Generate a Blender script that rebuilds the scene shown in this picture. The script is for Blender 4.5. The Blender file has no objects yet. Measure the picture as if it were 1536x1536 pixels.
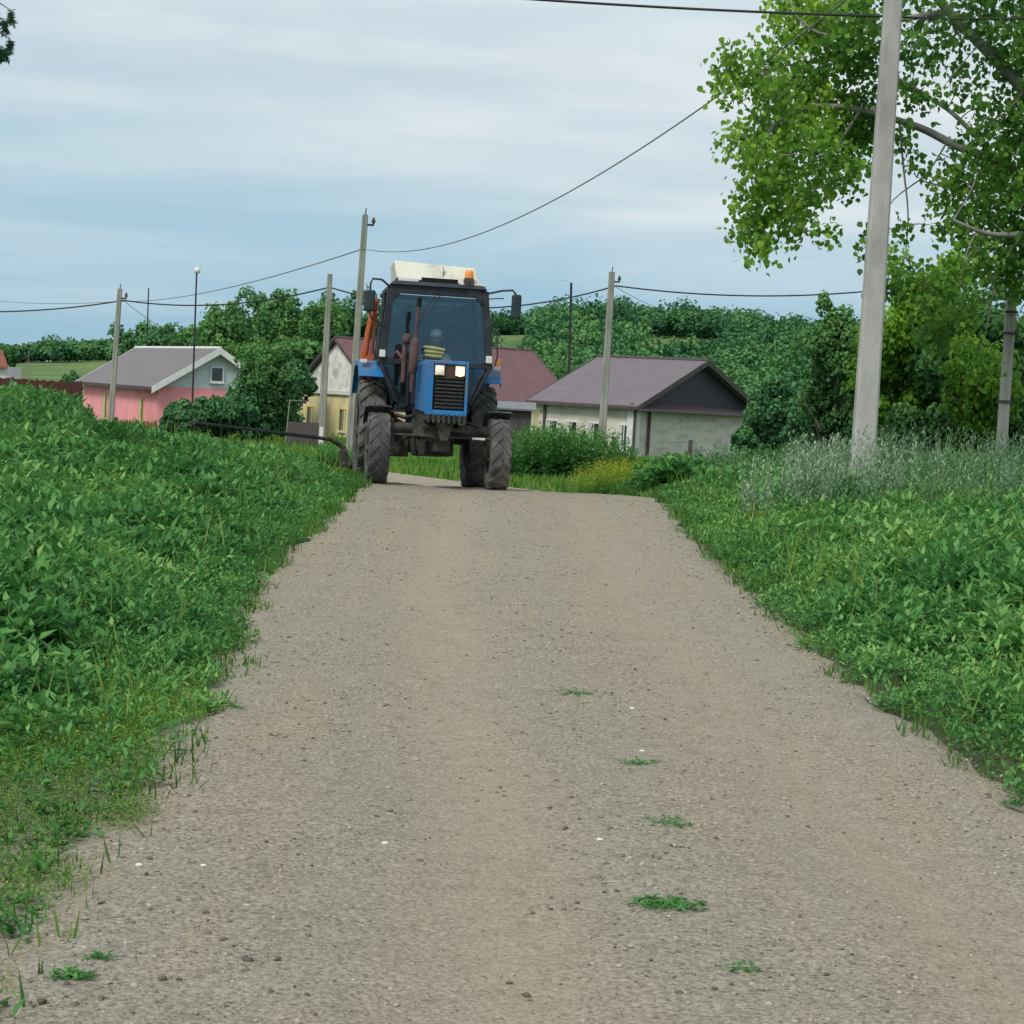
import bpy, bmesh, math, random
import numpy as np
from mathutils import Vector, Matrix
random.seed(7)
rng = np.random.default_rng(11)
C = bpy.context.scene.collection
R = math.radians

# ------------------------------------------------------------------ camera
F = 3000.0                      # focal length in photo pixels (1536 wide)
CAMZ = 1.65
PITCH = math.atan(171.0 / F); ROLL = R(3.3)
cam_d = bpy.data.cameras.new('camera'); cam = bpy.data.objects.new('camera', cam_d); C.objects.link(cam)
cam_d.sensor_width = 36.0; cam_d.lens = 36.0 * F / 1536; cam_d.clip_end = 9000; cam_d.clip_start = 0.1
CAMM = Matrix.Translation((0, 0, CAMZ)) @ Matrix.Rotation(R(90) - PITCH, 4, 'X') @ Matrix.Rotation(ROLL, 4, 'Z')
cam.matrix_world = CAMM
bpy.context.scene.camera = cam
CR = CAMM.to_3x3(); CRI = CR.transposed()

def at(px, py, d):
    v = CR @ Vector(((px - 768) / F, -(py - 768) / F, -1))
    return Vector((0, 0, CAMZ)) + v * (d / v.y)
def proj(p):
    v = CRI @ (Vector(p) - Vector((0, 0, CAMZ)))
    return 768 + F * v.x / -v.z, 768 - F * v.y / -v.z

# ------------------------------------------------------------------ terrain
HY = [-20, 8, 14, 20, 26, 28.5, 31, 36, 45, 60, 80, 110, 200]
HV = [1.65, 1.65, 1.6, 1.48, 1.37, 1.344, 1.44, 1.68, 1.97, 2.35, 2.6, 2.8, 2.9]
def sm(t):
    t = np.clip(t, 0, 1); return t * t * (3 - 2 * t)
def base_z(y):
    return CAMZ - np.interp(y, HY, HV)
EL = [(-8,-1.2),(4,-1.2),(5.6,-1.24),(7.0,-1.25),(9.0,-1.33),(10.2,-1.42),(11.8,-1.52),(14.5,-1.8),(17.5,-1.98),(20.5,-1.95),(25,-2.02),(28.5,-2.08),(31,-2.5),(36,-3.5),(45,-5.3),(60,-9.5),(80,-18),(110,-34)]
ER = [(-8,2.9),(5,2.75),(8.6,2.25),(10.0,2.15),(12.4,2.02),(14.2,2.0),(17.6,1.97),(22,1.98),(26,2.03),(28.2,2.1),(30.5,1.95),(33,1.35),(37,.45),(45,-1.2),(60,-5.4),(80,-14),(110,-30)]
def xl(y): return np.interp(y, [a for a, b in EL], [b for a, b in EL])
def xr(y): return np.interp(y, [a for a, b in ER], [b for a, b in ER])
def ext(y): return .28 + 1.5*(1-sm((y-6.0)/3.5))
def wob(x, y, s=1.0, k=0.0):
    return (np.sin(x*1.3*s+y*.7*s+k)+np.sin(x*-.6*s+y*1.7*s+1.3+k)+np.sin(x*2.3*s-y*1.1*s+2.1*k))/3
def hill(x, y):
    y = np.maximum(y, 1.0); p = x / y * F + 768
    h = np.interp(p, [-1500,-500, 0, 230, 500, 735, 900, 1300, 2600], [0, 0.5, 2.6, 5.2, 10, 13.6, 14.4, 14.2, 9])
    return (h + 1.2) * sm((y - 190) / 200) * (1 + .05*np.sin(x*.05)) - 6*sm((y-520)/700)
def gz(x, y):
    x = np.asarray(x, float); y = np.asarray(y, float)
    z = base_z(y)
    sl = xl(y) - x; sr = x - xr(y)
    near = sm((y - 7) / 6) * (1 - sm((y - 29) / 9))
    z = z + .40 * sm(sl / 5) * near + .9*sm((sl-5)/9)*near
    nr = sm((y - 7) / 8) * (1 - sm((y - 42) / 14))
    z = z + .16 * sm(sr / 3) * nr + .5*sm((sr-3)/8)*nr*sm((y-20)/15)
    z = z + .03 * wob(x, y, .9) * sm(np.maximum(sl, sr) / .8)
    z = z + hill(x, y)
    return z
def gz1(x, y): return float(gz(x, y))

# ------------------------------------------------------------------ materials
def mat(name, c1, c2=None, rough=.8, scale=6, metal=0, bump=0, bscale=40, detail=5, spec=.3, lo=.35, hi=.65, stretch=None, c3=None, s3=1.0, amt3=.5):
    m = bpy.data.materials.new(name); m.use_nodes = True; nt = m.node_tree; n = nt.nodes; l = nt.links
    b = n['Principled BSDF']; b.inputs['Roughness'].default_value = rough; b.inputs['Metallic'].default_value = metal
    b.inputs['Specular IOR Level'].default_value = spec
    tc = n.new('ShaderNodeTexCoord'); src = tc.outputs['Object']
    if stretch:
        mp = n.new('ShaderNodeMapping'); mp.inputs['Scale'].default_value = stretch; l.new(src, mp.inputs[0]); src = mp.outputs[0]
    if c2 is None: c2 = tuple(v * .8 for v in c1)
    nz = n.new('ShaderNodeTexNoise'); nz.inputs['Scale'].default_value = scale; nz.inputs['Detail'].default_value = detail; nz.inputs['Roughness'].default_value = .65
    l.new(src, nz.inputs['Vector'])
    cr = n.new('ShaderNodeValToRGB'); cr.color_ramp.elements[0].position = lo; cr.color_ramp.elements[1].position = hi
    cr.color_ramp.elements[0].color = (*c1, 1); cr.color_ramp.elements[1].color = (*c2, 1)
    l.new(nz.outputs['Fac'], cr.inputs[0]); out = cr.outputs[0]
    if c3:
        n3 = n.new('ShaderNodeTexNoise'); n3.inputs['Scale'].default_value = s3; n3.inputs['Detail'].default_value = 6; l.new(src, n3.inputs['Vector'])
        r3 = n.new('ShaderNodeValToRGB'); r3.color_ramp.elements[0].position = .48; r3.color_ramp.elements[1].position = .66
        r3.color_ramp.elements[0].color = (0,0,0,1); r3.color_ramp.elements[1].color = (amt3,amt3,amt3,1); l.new(n3.outputs['Fac'], r3.inputs[0])
        mx = n.new('ShaderNodeMix'); mx.data_type = 'RGBA'; l.new(r3.outputs[0], mx.inputs[0]); l.new(out, mx.inputs[6]); mx.inputs[7].default_value = (*c3, 1); out = mx.outputs[2]
    l.new(out, b.inputs['Base Color'])
    if bump:
        nb = n.new('ShaderNodeTexNoise'); nb.inputs['Scale'].default_value = bscale; nb.inputs['Detail'].default_value = 4; l.new(src, nb.inputs['Vector'])
        bp = n.new('ShaderNodeBump'); bp.inputs['Strength'].default_value = bump; bp.inputs['Distance'].default_value = .02
        l.new(nb.outputs['Fac'], bp.inputs['Height']); l.new(bp.outputs[0], b.inputs['Normal'])
    return m
def leafmat(name, cols, trans=.35, rough=.55, gain=1.28):
    m = bpy.data.materials.new(name); m.use_nodes = True; nt = m.node_tree; n = nt.nodes; l = nt.links
    b = n['Principled BSDF']; b.inputs['Roughness'].default_value = rough; b.inputs['Specular IOR Level'].default_value = .25
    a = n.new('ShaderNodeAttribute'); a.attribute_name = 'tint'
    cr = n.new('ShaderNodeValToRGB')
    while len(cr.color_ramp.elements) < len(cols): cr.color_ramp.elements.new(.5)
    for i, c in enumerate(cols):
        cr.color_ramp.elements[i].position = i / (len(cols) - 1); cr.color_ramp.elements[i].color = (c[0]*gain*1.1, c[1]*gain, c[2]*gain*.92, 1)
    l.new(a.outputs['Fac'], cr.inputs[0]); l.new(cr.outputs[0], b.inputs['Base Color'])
    t = n.new('ShaderNodeBsdfTranslucent'); l.new(cr.outputs[0], t.inputs[0])
    mx = n.new('ShaderNodeMixShader'); mx.inputs[0].default_value = trans
    l.new(b.outputs[0], mx.inputs[1]); l.new(t.outputs[0], mx.inputs[2]); l.new(mx.outputs[0], n['Material Output'].inputs[0])
    return m
M = {}
M['bluepaint'] = mat('blue_paint', (.012,.15,.42), (.02,.2,.5), .4, 3, spec=.5, c3=(.13,.15,.15), s3=3.5, amt3=.75)
M['black'] = mat('black_frame', (.012,.016,.022), (.03,.035,.045), .45, 8, c3=(.07,.065,.055), s3=3, amt3=.35)
M['dirtymetal'] = mat('dirty_metal', (.02,.022,.025), (.075,.07,.062), .75, 9, bump=.5, bscale=30, c3=(.14,.12,.09), s3=5, amt3=.55)
M['rubber'] = mat('dusty_rubber', (.055,.057,.06), (.11,.107,.10), .9, 7, bump=.3, c3=(.25,.235,.205), s3=3.0, amt3=.7)
M['rust'] = mat('rusty_pipe', (.09,.045,.045), (.15,.085,.08), .8, 10, c3=(.05,.04,.05), s3=7)
M['orange'] = mat('orange_paint', (.55,.12,.03), (.4,.09,.04), .55, 6)
M['cream'] = mat('cream_plastic', (.72,.7,.6), (.62,.61,.53), .55, 3, c3=(.3,.28,.24), s3=3, amt3=.4)
M['white'] = mat('white_paint', (.75,.75,.73), (.62,.62,.6), .6, 4)
M['grille'] = mat('grille_metal', (.03,.035,.035), (.07,.075,.07), .6, 20)
M['hole'] = mat('dark_recess', (.008,.009,.01), (.014,.014,.015), .9, 10)
M['concrete'] = mat('pole_concrete', (.36,.36,.34), (.46,.455,.43), .9, 5, bump=.35, bscale=25, stretch=(1,1,.35), c3=(.24,.235,.22), s3=2, amt3=.75)
M['concrete2'] = mat('grey_pole_concrete', (.24,.25,.22), (.36,.36,.31), .9, 3, stretch=(1,1,.3), c3=(.14,.15,.12), s3=2, amt3=.6)
M['wire'] = mat('cable_rubber', (.02,.022,.026), (.035,.035,.04), .6, 5)
M['wire2'] = mat('grey_cable', (.14,.15,.17), (.18,.19,.2), .6, 5)
M['ceramic'] = mat('ceramic', (.08,.05,.04), (.12,.08,.06), .3, 5)
M['bark'] = mat('bark', (.10,.09,.075), (.19,.17,.14), .95, 9, bump=.7, bscale=20, stretch=(1,1,.3))
M['palebark'] = mat('pale_bark', (.2,.2,.18), (.32,.31,.28), .95, 6, bump=.5, bscale=20, c3=(.08,.08,.07), s3=3)
M['greytwig'] = mat('dry_twig', (.17,.15,.14), (.26,.24,.22), .95, 6)
M['pink'] = mat('pink_plaster', (.92,.36,.40), (.84,.31,.35), .9, 1.2, bump=.2, c3=(.55,.3,.28), s3=.9, amt3=.5)
M['yellow'] = mat('yellow_plaster', (.8,.7,.38), (.7,.61,.34), .9, 1.3, c3=(.5,.47,.33), s3=1, amt3=.6)
M['gable'] = mat('weathered_gable', (.78,.77,.73), (.68,.67,.63), .9, 1.5, c3=(.2,.19,.18), s3=2.1, amt3=.6)
M['brickwhite'] = mat('pale_brick', (.68,.65,.57), (.58,.55,.48), .9, 3, stretch=(1,1,3), c3=(.33,.31,.28), s3=1.1, amt3=.5)
M['siding'] = mat('pale_siding', (.6,.66,.69), (.5,.56,.59), .7, 2, stretch=(.4,.4,6))
M['trimwhite'] = mat('white_trim', (.74,.75,.73), (.62,.63,.62), .6, 3)
M['yellowtrim'] = mat('yellow_trim', (.62,.5,.16), (.5,.4,.13), .7, 3)
M['darktrim'] = mat('dark_trim', (.06,.05,.055), (.1,.085,.09), .7, 3)
M['darkgable'] = mat('dark_gable_sheet', (.04,.038,.055), (.06,.054,.075), .6, 2, stretch=(6,6,.3))
M['gate'] = mat('brown_gate', (.075,.06,.065), (.1,.085,.085), .7, 3, stretch=(5,5,.3))
M['rustfence'] = mat('rusty_fence', (.2,.07,.05), (.12,.05,.045), .85, 1.2, stretch=(3,3,.6))
M['picket'] = mat('red_picket', (.25,.09,.06), (.16,.06,.05), .85, 3)
M['curtain'] = mat('curtain', (.6,.6,.55), (.5,.5,.46), .9, 4, stretch=(6,6,.3))
M['skin'] = mat('skin', (.42,.25,.18), (.37,.21,.15), .6, 12)
M['shirt'] = mat('grey_shirt', (.30,.36,.33), (.22,.28,.26), .9, 8)
M['cap'] = mat('pale_cap', (.7,.74,.74), (.6,.64,.64), .85, 10)
M['trousers'] = mat('dark_trousers', (.03,.035,.05), (.045,.05,.06), .9, 10)
M['rag'] = mat('yellow_cloth', (.40,.39,.17), (.24,.26,.12), .9, 14)
M['stone'] = mat('stone', (.17,.155,.135), (.32,.3,.265), .9, 2.5, bump=.3)
M['whitestone'] = mat('white_stone', (.75,.74,.7), (.6,.59,.55), .8, 9)
def roofmat(name, c1, c2, period, axis_strength=.5):
    m = mat(name, c1, c2, .6, 1.2, spec=.3)
    nt = m.node_tree; n = nt.nodes; l = nt.links
    tc = n.new('ShaderNodeTexCoord'); sx = n.new('ShaderNodeSeparateXYZ'); l.new(tc.outputs['Object'], sx.inputs[0])
    mt = n.new('ShaderNodeMath'); mt.operation = 'MULTIPLY'; mt.inputs[1].default_value = 2*math.pi/period; l.new(sx.outputs['Z'], mt.inputs[0])
    s = n.new('ShaderNodeMath'); s.operation = 'SINE'; l.new(mt.outputs[0], s.inputs[0])
    bp = n.new('ShaderNodeBump'); bp.inputs['Strength'].default_value = axis_strength; bp.inputs['Distance'].default_value = .03
    l.new(s.outputs[0], bp.inputs['Height']); l.new(bp.outputs[0], n['Principled BSDF'].inputs['Normal'])
    return m
M['roofgrey'] = roofmat('grey_brown_roof', (.165,.145,.155), (.19,.165,.18), .11)
M['roofgrey2'] = roofmat('violet_grey_roof', (.15,.13,.15), (.17,.148,.168), .12, .15)
M['roofmaroon'] = roofmat('maroon_roof', (.135,.07,.075), (.155,.08,.085), .12, .15)
M['steelroof'] = roofmat('steel_roof', (.16,.17,.18), (.2,.2,.22), .12, .2)
def glassmat(name, tint, refl, alpha):
    m = bpy.data.materials.new(name); m.use_nodes = True; nt = m.node_tree; n = nt.nodes; l = nt.links
    for x in list(n):
        if x.type == 'BSDF_PRINCIPLED': n.remove(x)
    t = n.new('ShaderNodeBsdfTransparent'); t.inputs[0].default_value = (*tint, 1)
    g = n.new('ShaderNodeBsdfGlossy'); g.inputs[0].default_value = (*refl, 1); g.inputs['Roughness'].default_value = .06
    nz = n.new('ShaderNodeTexNoise'); nz.inputs['Scale'].default_value = 3.0
    tc = n.new('ShaderNodeTexCoord'); l.new(tc.outputs['Object'], nz.inputs[0])
    bp = n.new('ShaderNodeBump'); bp.inputs['Strength'].default_value = .02; bp.inputs['Distance'].default_value = .002; l.new(nz.outputs[0], bp.inputs['Height']); l.new(bp.outputs[0], g.inputs['Normal'])
    df = n.new('ShaderNodeBsdfDiffuse'); df.inputs[0].default_value = (.2,.22,.2,1)   # film of dust
    mx0 = n.new('ShaderNodeMixShader'); mx0.inputs[0].default_value = .035; l.new(t.outputs[0], mx0.inputs[1]); l.new(df.outputs[0], mx0.inputs[2])
    mx = n.new('ShaderNodeMixShader'); mx.inputs[0].default_value = alpha
    l.new(mx0.outputs[0], mx.inputs[1]); l.new(g.outputs[0], mx.inputs[2]); l.new(mx.outputs[0], n['Material Output'].inputs[0])
    return m
M['glass'] = glassmat('cab_glass', (.8,.9,.95), (.2,.40,.55), .18)
M['sideglass'] = glassmat('side_glass', (.16,.2,.23), (.2,.42,.55), .12)  # tint darkened to hold daylight out of the cab interior
M['pane'] = mat('window_pane', (.03,.035,.04), (.06,.07,.075), .12, 2, spec=.8)
M['mirrorglass'] = mat('mirror_back', (.02,.03,.035), (.035,.05,.055), .35, 5)
def emis(name, col, st):
    m = bpy.data.materials.new(name); m.use_nodes = True; b = m.node_tree.nodes['Principled BSDF']
    b.inputs['Base Color'].default_value = (.8,.75,.65,1); b.inputs['Emission Color'].default_value = (*col, 1); b.inputs['Emission Strength'].default_value = st
    b.inputs['Roughness'].default_value = .2
    return m
M['lamp_on'] = emis('lit_headlight', (1, .70, .26), 2.0)
M['lamp_dim'] = emis('dim_headlight', (1, .72, .5), .45)
M['lamp_lens'] = emis('pale_lens', (1,.6,.45), .12); M['lamp_halo'] = emis('halo_lens', (1,.36,.07), .8)  # orange emission on the lens paints the halo round the lit bulb
M['amber'] = emis('amber_lens', (1, .35, .08), .12); M['amber'].node_tree.nodes['Principled BSDF'].inputs['Base Color'].default_value = (.75,.25,.05,1)

# ------------------------------------------------------------------ mesh helpers
class MB:
    def __init__(s): s.v = []; s.f = []; s.sm = []
    def add(s, vs, fs, smooth=False):
        o = len(s.v); s.v += [Vector(v) for v in vs]; s.f += [tuple(i + o for i in f) for f in fs]; s.sm += [smooth] * len(fs); return s
    def box(s, x0, x1, y0, y1, z0, z1, rot=None, pivot=None):
        vs = [Vector((x, y, z)) for x in (x0, x1) for y in (y0, y1) for z in (z0, z1)]
        if rot is not None:
            p = Vector(pivot) if pivot else Vector(((x0+x1)/2, (y0+y1)/2, (z0+z1)/2)); vs = [p + rot @ (v - p) for v in vs]
        return s.add(vs, [(0,1,3,2),(4,6,7,5),(0,4,5,1),(2,3,7,6),(0,2,6,4),(1,5,7,3)])
    def obox(s, o, a, b, a0, a1, b0, b1, z0, z1):     # oriented box
        vs = [o + a*p + b*q + Vector((0,0,r)) for p in (a0,a1) for q in (b0,b1) for r in (z0,z1)]
        return s.add(vs, [(0,1,3,2),(4,6,7,5),(0,4,5,1),(2,3,7,6),(0,2,6,4),(1,5,7,3)])
    def prism(s, poly, ext):     # poly list of points, extruded by vector
        n = len(poly); ext = Vector(ext); vs = [Vector(p) for p in poly] + [Vector(p) + ext for p in poly]
        return s.add(vs, [tuple(range(n)), tuple(range(2*n-1, n-1, -1))] + [(i, (i+1)%n, (i+1)%n+n, i+n) for i in range(n)])
    def tube(s, pts, rad, seg=8, cap=True):
        pts = [Vector(p) for p in pts]; n = len(pts)
        if not hasattr(rad, '__len__'): rad = [rad] * n
        vs = []; prev = None
        for i, p in enumerate(pts):
            t = (pts[min(i+1, n-1)] - pts[max(i-1, 0)]).normalized()
            if prev is None:
                u = t.orthogonal().normalized()
            else:
                u = (prev - t * prev.dot(t)).normalized()
            prev = u; w = t.cross(u)
            for k in range(seg):
                a = 2*math.pi*k/seg; vs.append(p + (u*math.cos(a) + w*math.sin(a)) * rad[i])
        fs = [(i*seg+k, i*seg+(k+1)%seg, (i+1)*seg+(k+1)%seg, (i+1)*seg+k) for i in range(n-1) for k in range(seg)]
        s.add(vs, fs, seg > 5)
        if cap: s.add(vs[:seg], [tuple(range(seg-1,-1,-1))]); s.add(vs[-seg:], [tuple(range(seg))])
        return s
    def lathe(s, prof, axis='z', c=(0,0,0), seg=24, smooth=True, closed=False):   # prof (r, h)
        vs = []; c = Vector(c)
        for r, h in prof:
            for k in range(seg):
                a = 2*math.pi*k/seg; x, y = r*math.cos(a), r*math.sin(a)
                vs.append(c + (Vector((x, y, h)) if axis == 'z' else Vector((h, x, y)) if axis == 'x' else Vector((x, h, y))))
        m = len(prof); rg = m if closed else m-1
        s.add(vs, [(i*seg+k, i*seg+(k+1)%seg, ((i+1)%m)*seg+(k+1)%seg, ((i+1)%m)*seg+k) for i in range(rg) for k in range(seg)], smooth)
        return s
    def build(s, name, material, parent=None, loc=None, bevel=0, world=True):
        if loc is None: loc = Vector((0,0,0))
        me = bpy.data.meshes.new(name)
        off = Vector(parent['org']) if (parent is not None and world and 'org' in parent) else Vector((0,0,0))
        me.from_pydata([v - off for v in s.v], [], s.f); 
        me.polygons.foreach_set('use_smooth', s.sm)
        bm = bmesh.new(); bm.from_mesh(me); bmesh.ops.recalc_face_normals(bm, faces=bm.faces); bm.to_mesh(me); bm.free()
        me.materials.append(material)
        o = bpy.data.objects.new(name, me); C.objects.link(o); o.location = loc
        if parent is not None: o.parent = parent
        if bevel:
            b = o.modifiers.new('bevel', 'BEVEL'); b.width = bevel; b.segments = 2; b.limit_method = 'ANGLE'
        return o
def tag(o, label=None, cat=None, group=None, kind=None):
    if label: o['label'] = label
    if cat: o['category'] = cat
    if group: o['group'] = group
    if kind: o['kind'] = kind
    return o
def empty(name, loc, label, cat, group=None, rz=0, use_org=True):
    o = bpy.data.objects.new(name, None); C.objects.link(o); o.location = loc; o.rotation_euler.z = rz; o.empty_display_size = .2
    if use_org: o['org'] = tuple(loc)
    return tag(o, label, cat, group)
def sub(parent, child_mb, name, material, **k):      # a sub-part: mesh coordinates as the parent mesh
    top = parent.parent
    o = child_mb.build(name, material, None, **k)
    off = Vector(top['org']) if (top is not None and 'org' in top) else Vector((0,0,0))
    o.data.transform(Matrix.Translation(-off)); o.parent = parent
    return o

def quad_mesh(name, V, tint, material, tri=False, parent=None, extra=None):
    """V: (N,4,3) leaf quads; tint per leaf"""
    n = len(V); k = V.shape[1]; me = bpy.data.meshes.new(name)
    me.vertices.add(n*k); me.vertices.foreach_set('co', V.reshape(-1).astype(np.float32))
    me.loops.add(n*k); me.loops.foreach_set('vertex_index', np.arange(n*k, dtype=np.int32))
    me.polygons.add(n); me.polygons.foreach_set('loop_start', np.arange(0, n*k, k, dtype=np.int32)); me.polygons.foreach_set('loop_total', np.full(n, k, np.int32))
    me.update(calc_edges=True)
    a = me.attributes.new('tint', 'FLOAT', 'FACE'); a.data.foreach_set('value', np.clip(tint, 0, 1).astype(np.float32))
    me.materials.append(material)
    o = bpy.data.objects.new(name, me); C.objects.link(o)
    if parent is not None: o.parent = parent
    return o
def norm(a): return a / np.maximum(np.linalg.norm(a, axis=1, keepdims=True), 1e-9)
def leaves(c, d, n, L, W, fold=.25, wide=.42):
    d = norm(d); s = norm(np.cross(d, n)); n = np.cross(s, d)
    L = np.asarray(L)[:, None] if np.ndim(L) else L; W = np.asarray(W)[:, None] if np.ndim(W) else W
    b = c; t = c + d*L - n*L*.12; m = c + d*L*wide
    return np.stack([b, m + s*W*.5 + n*W*fold, t, m - s*W*.5 + n*W*fold], axis=1)

def leaves6(c, d, n, L, W, fold=.12):
    d = norm(d); s = norm(np.cross(d, n)); n = np.cross(s, d); L = L[:,None]; W = W[:,None]
    a = c + d*L*.22; m = c + d*L*.58 - n*L*.03
    return np.stack([c, a + s*W*.42 + n*W*fold, m + s*W*.4 + n*W*fold, c + d*L - n*L*.15, m - s*W*.4 + n*W*fold, a - s*W*.42 + n*W*fold], axis=1)
# ------------------------------------------------------------------ ground
def axis(a, b, steps):   # steps: list of (limit, step)
    out = [a]; i = 0
    while out[-1] < b:
        while out[-1] >= steps[i][0] - 1e-6: i += 1
        out.append(out[-1] + steps[i][1])
    return np.array(out)
xs = axis(-1200, 1200, [(-200,60),(-60,8),(-16,2),(-6,.5),(6,.2),(16,.5),(60,2),(200,8),(1300,60)])
ys = axis(-20, 3500, [(4,2),(36,.25),(60,1),(130,4),(560,10),(1200,60),(4000,250)])
def grid_obj(name, X, Y, Z, material):
    ny, nx = X.shape; me = bpy.data.meshes.new(name)
    V = np.stack([X, Y, Z], -1).reshape(-1, 3)
    i = np.arange((ny-1)*(nx-1)); r = i // (nx-1); c = i % (nx-1); a = r*nx + c
    Fc = np.stack([a, a+1, a+nx+1, a+nx], 1)
    me.vertices.add(len(V)); me.vertices.foreach_set('co', V.reshape(-1).astype(np.float32))
    me.loops.add(len(Fc)*4); me.loops.foreach_set('vertex_index', Fc.reshape(-1).astype(np.int32))
    me.polygons.add(len(Fc)); me.polygons.foreach_set('loop_start', np.arange(0, len(Fc)*4, 4, dtype=np.int32)); me.polygons.foreach_set('loop_total', np.full(len(Fc), 4, np.int32))
    me.update(calc_edges=True); me.polygons.foreach_set('use_smooth', np.ones(len(Fc), bool)); me.materials.append(material)
    o = bpy.data.objects.new(name, me); C.objects.link(o); return o
X, Y = np.meshgrid(xs, ys); Z = gz(X, Y)
inroad = (X > xl(Y) - ext(Y) - .1) & (X < xr(Y) + .1) & (Y < 90)
Z = Z - np.where(inroad, .08, 0)
def ground_mat():
    m = mat('soil_and_turf', (.05,.062,.03), (.1,.09,.06), .95, 2.0, bump=.8, bscale=12, c3=(.035,.08,.02), s3=.8, amt3=.9)
    nt = m.node_tree; n = nt.nodes; l = nt.links
    b = n['Principled BSDF']; prev = b.inputs['Base Color'].links[0].from_socket
    ge = n.new('ShaderNodeNewGeometry'); sx = n.new('ShaderNodeSeparateXYZ'); l.new(ge.outputs['Position'], sx.inputs[0])
    mr = n.new('ShaderNodeMapRange'); mr.inputs[1].default_value = 32; mr.inputs[2].default_value = 46; l.new(sx.outputs['Y'], mr.inputs[0])
    nz = n.new('ShaderNodeTexNoise'); nz.inputs['Scale'].default_value = .15; nz.inputs['Detail'].default_value = 8; l.new(ge.outputs['Position'], nz.inputs[0])
    cr = n.new('ShaderNodeValToRGB'); cr.color_ramp.elements[0].position = .4; cr.color_ramp.elements[1].position = .62
    cr.color_ramp.elements[0].color = (.07,.15,.045,1); cr.color_ramp.elements[1].color = (.15,.2,.06,1); l.new(nz.outputs[0], cr.inputs[0])
    mx = n.new('ShaderNodeMix'); mx.data_type = 'RGBA'; l.new(mr.outputs[0], mx.inputs[0]); l.new(prev, mx.inputs[6]); l.new(cr.outputs[0], mx.inputs[7])
    l.new(mx.outputs[2], b.inputs['Base Color']); return m
g = grid_obj('ground', X, Y, Z, ground_mat()); tag(g, kind='structure')

# ------------------------------------------------------------------ gravel road
def road_mat():
    m = bpy.data.materials.new('gravel_road'); m.use_nodes = True; nt = m.node_tree; n = nt.nodes; l = nt.links; b = n['Principled BSDF']
    b.inputs['Roughness'].default_value = .95; b.inputs['Specular IOR Level'].default_value = .15
    ge = n.new('ShaderNodeNewGeometry'); P = ge.outputs['Position']
    def noise(s, d=6, r=.6, vec=P):
        z = n.new('ShaderNodeTexNoise'); z.inputs['Scale'].default_value = s; z.inputs['Detail'].default_value = d; z.inputs['Roughness'].default_value = r; l.new(vec, z.inputs[0]); return z.outputs['Fac']
    def ramp(v, a, b_, ca, cb):
        r = n.new('ShaderNodeValToRGB'); r.color_ramp.elements[0].position = a; r.color_ramp.elements[1].position = b_; r.color_ramp.elements[0].color = (*ca,1); r.color_ramp.elements[1].color = (*cb,1); l.new(v, r.inputs[0]); return r.outputs[0]
    def mix(f, a, c, mode='MIX'):
        x = n.new('ShaderNodeMix'); x.data_type = 'RGBA'; x.blend_type = mode
        (l.new(f, x.inputs[0]) if not isinstance(f, float) else setattr(x.inputs[0], 'default_value', f)); l.new(a, x.inputs[6])
        (l.new(c, x.inputs[7]) if not isinstance(c, tuple) else setattr(x.inputs[7], 'default_value', (*c,1))); return x.outputs[2]
    # long streaks along the direction of travel, wheel tracks browner, crown greyer
    mp = n.new('ShaderNodeMapping'); mp.inputs['Scale'].default_value = (1.6, .13, 1); l.new(P, mp.inputs[0])
    streak = noise(1.5, 5, .6, mp.outputs[0])
    base = ramp(streak, .4, .6, (.335,.31,.255), (.36,.31,.235))
    big = noise(.8, 6, .65); base = mix(ramp(big, .42, .66, (0,0,0), (.6,.6,.6)), base, (.315,.29,.24))
    md = noise(7, 6, .7); base = mix(ramp(md, .5, .7, (0,0,0), (.4,.4,.4)), base, (.20,.17,.13))
    fine = noise(55, 5, .75); base = mix(1.0, base, ramp(fine, .32, .68, (.38,.38,.37), (1.5,1.5,1.5)), 'MULTIPLY')
    vo = n.new('ShaderNodeTexVoronoi'); vo.inputs['Scale'].default_value = 38; l.new(P, vo.inputs[0])
    hs = n.new('ShaderNodeSeparateColor'); l.new(vo.outputs['Color'], hs.inputs[0])
    st = ramp(hs.outputs[0], .82, .86, (0,0,0), (.55,.55,.55)); dsk = ramp(vo.outputs['Distance'], .25, .4, (1,1,1), (0,0,0))
    pm = mix(1.0, st, dsk, 'MULTIPLY'); base = mix(pm, base, (.42,.4,.35))
    at_ = n.new('ShaderNodeAttribute'); at_.attribute_name = 'track'
    tn = n.new('ShaderNodeMath'); tn.operation = 'MULTIPLY'; l.new(at_.outputs['Fac'], tn.inputs[0]); l.new(ramp(big, .3, .6, (.35,.35,.35), (1,1,1)), tn.inputs[1])
    base = mix(tn.outputs[0], base, mix(1.0, ramp(md, .35, .7, (.42,.345,.265), (.355,.285,.21)), ramp(fine, .3, .72, (.72,.72,.72), (1.22,1.22,1.22)), 'MULTIPLY'))
    l.new(base, b.inputs['Base Color'])
    ad = n.new('ShaderNodeMath'); ad.operation = 'ADD'; l.new(noise(20, 6, .75), ad.inputs[0]); l.new(pm, ad.inputs[1])
    bp = n.new('ShaderNodeBump'); bp.inputs['Strength'].default_value = .8; bp.inputs['Distance'].default_value = .03; l.new(ad.outputs[0], bp.inputs['Height']); l.new(bp.outputs[0], b.inputs['Normal'])
    return m
ry = axis(-8, 88, [(20,.05),(34,.1),(90,.5)])
ru = np.linspace(0, 1, 72)
U, YY = np.meshgrid(ru, ry)
el = xl(YY) - ext(YY) + .16*wob(YY*2, YY*.7, 1.4, 3); er = xr(YY) + .22 + .12*wob(YY*2, YY*.5, 1.6, 9)
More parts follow.
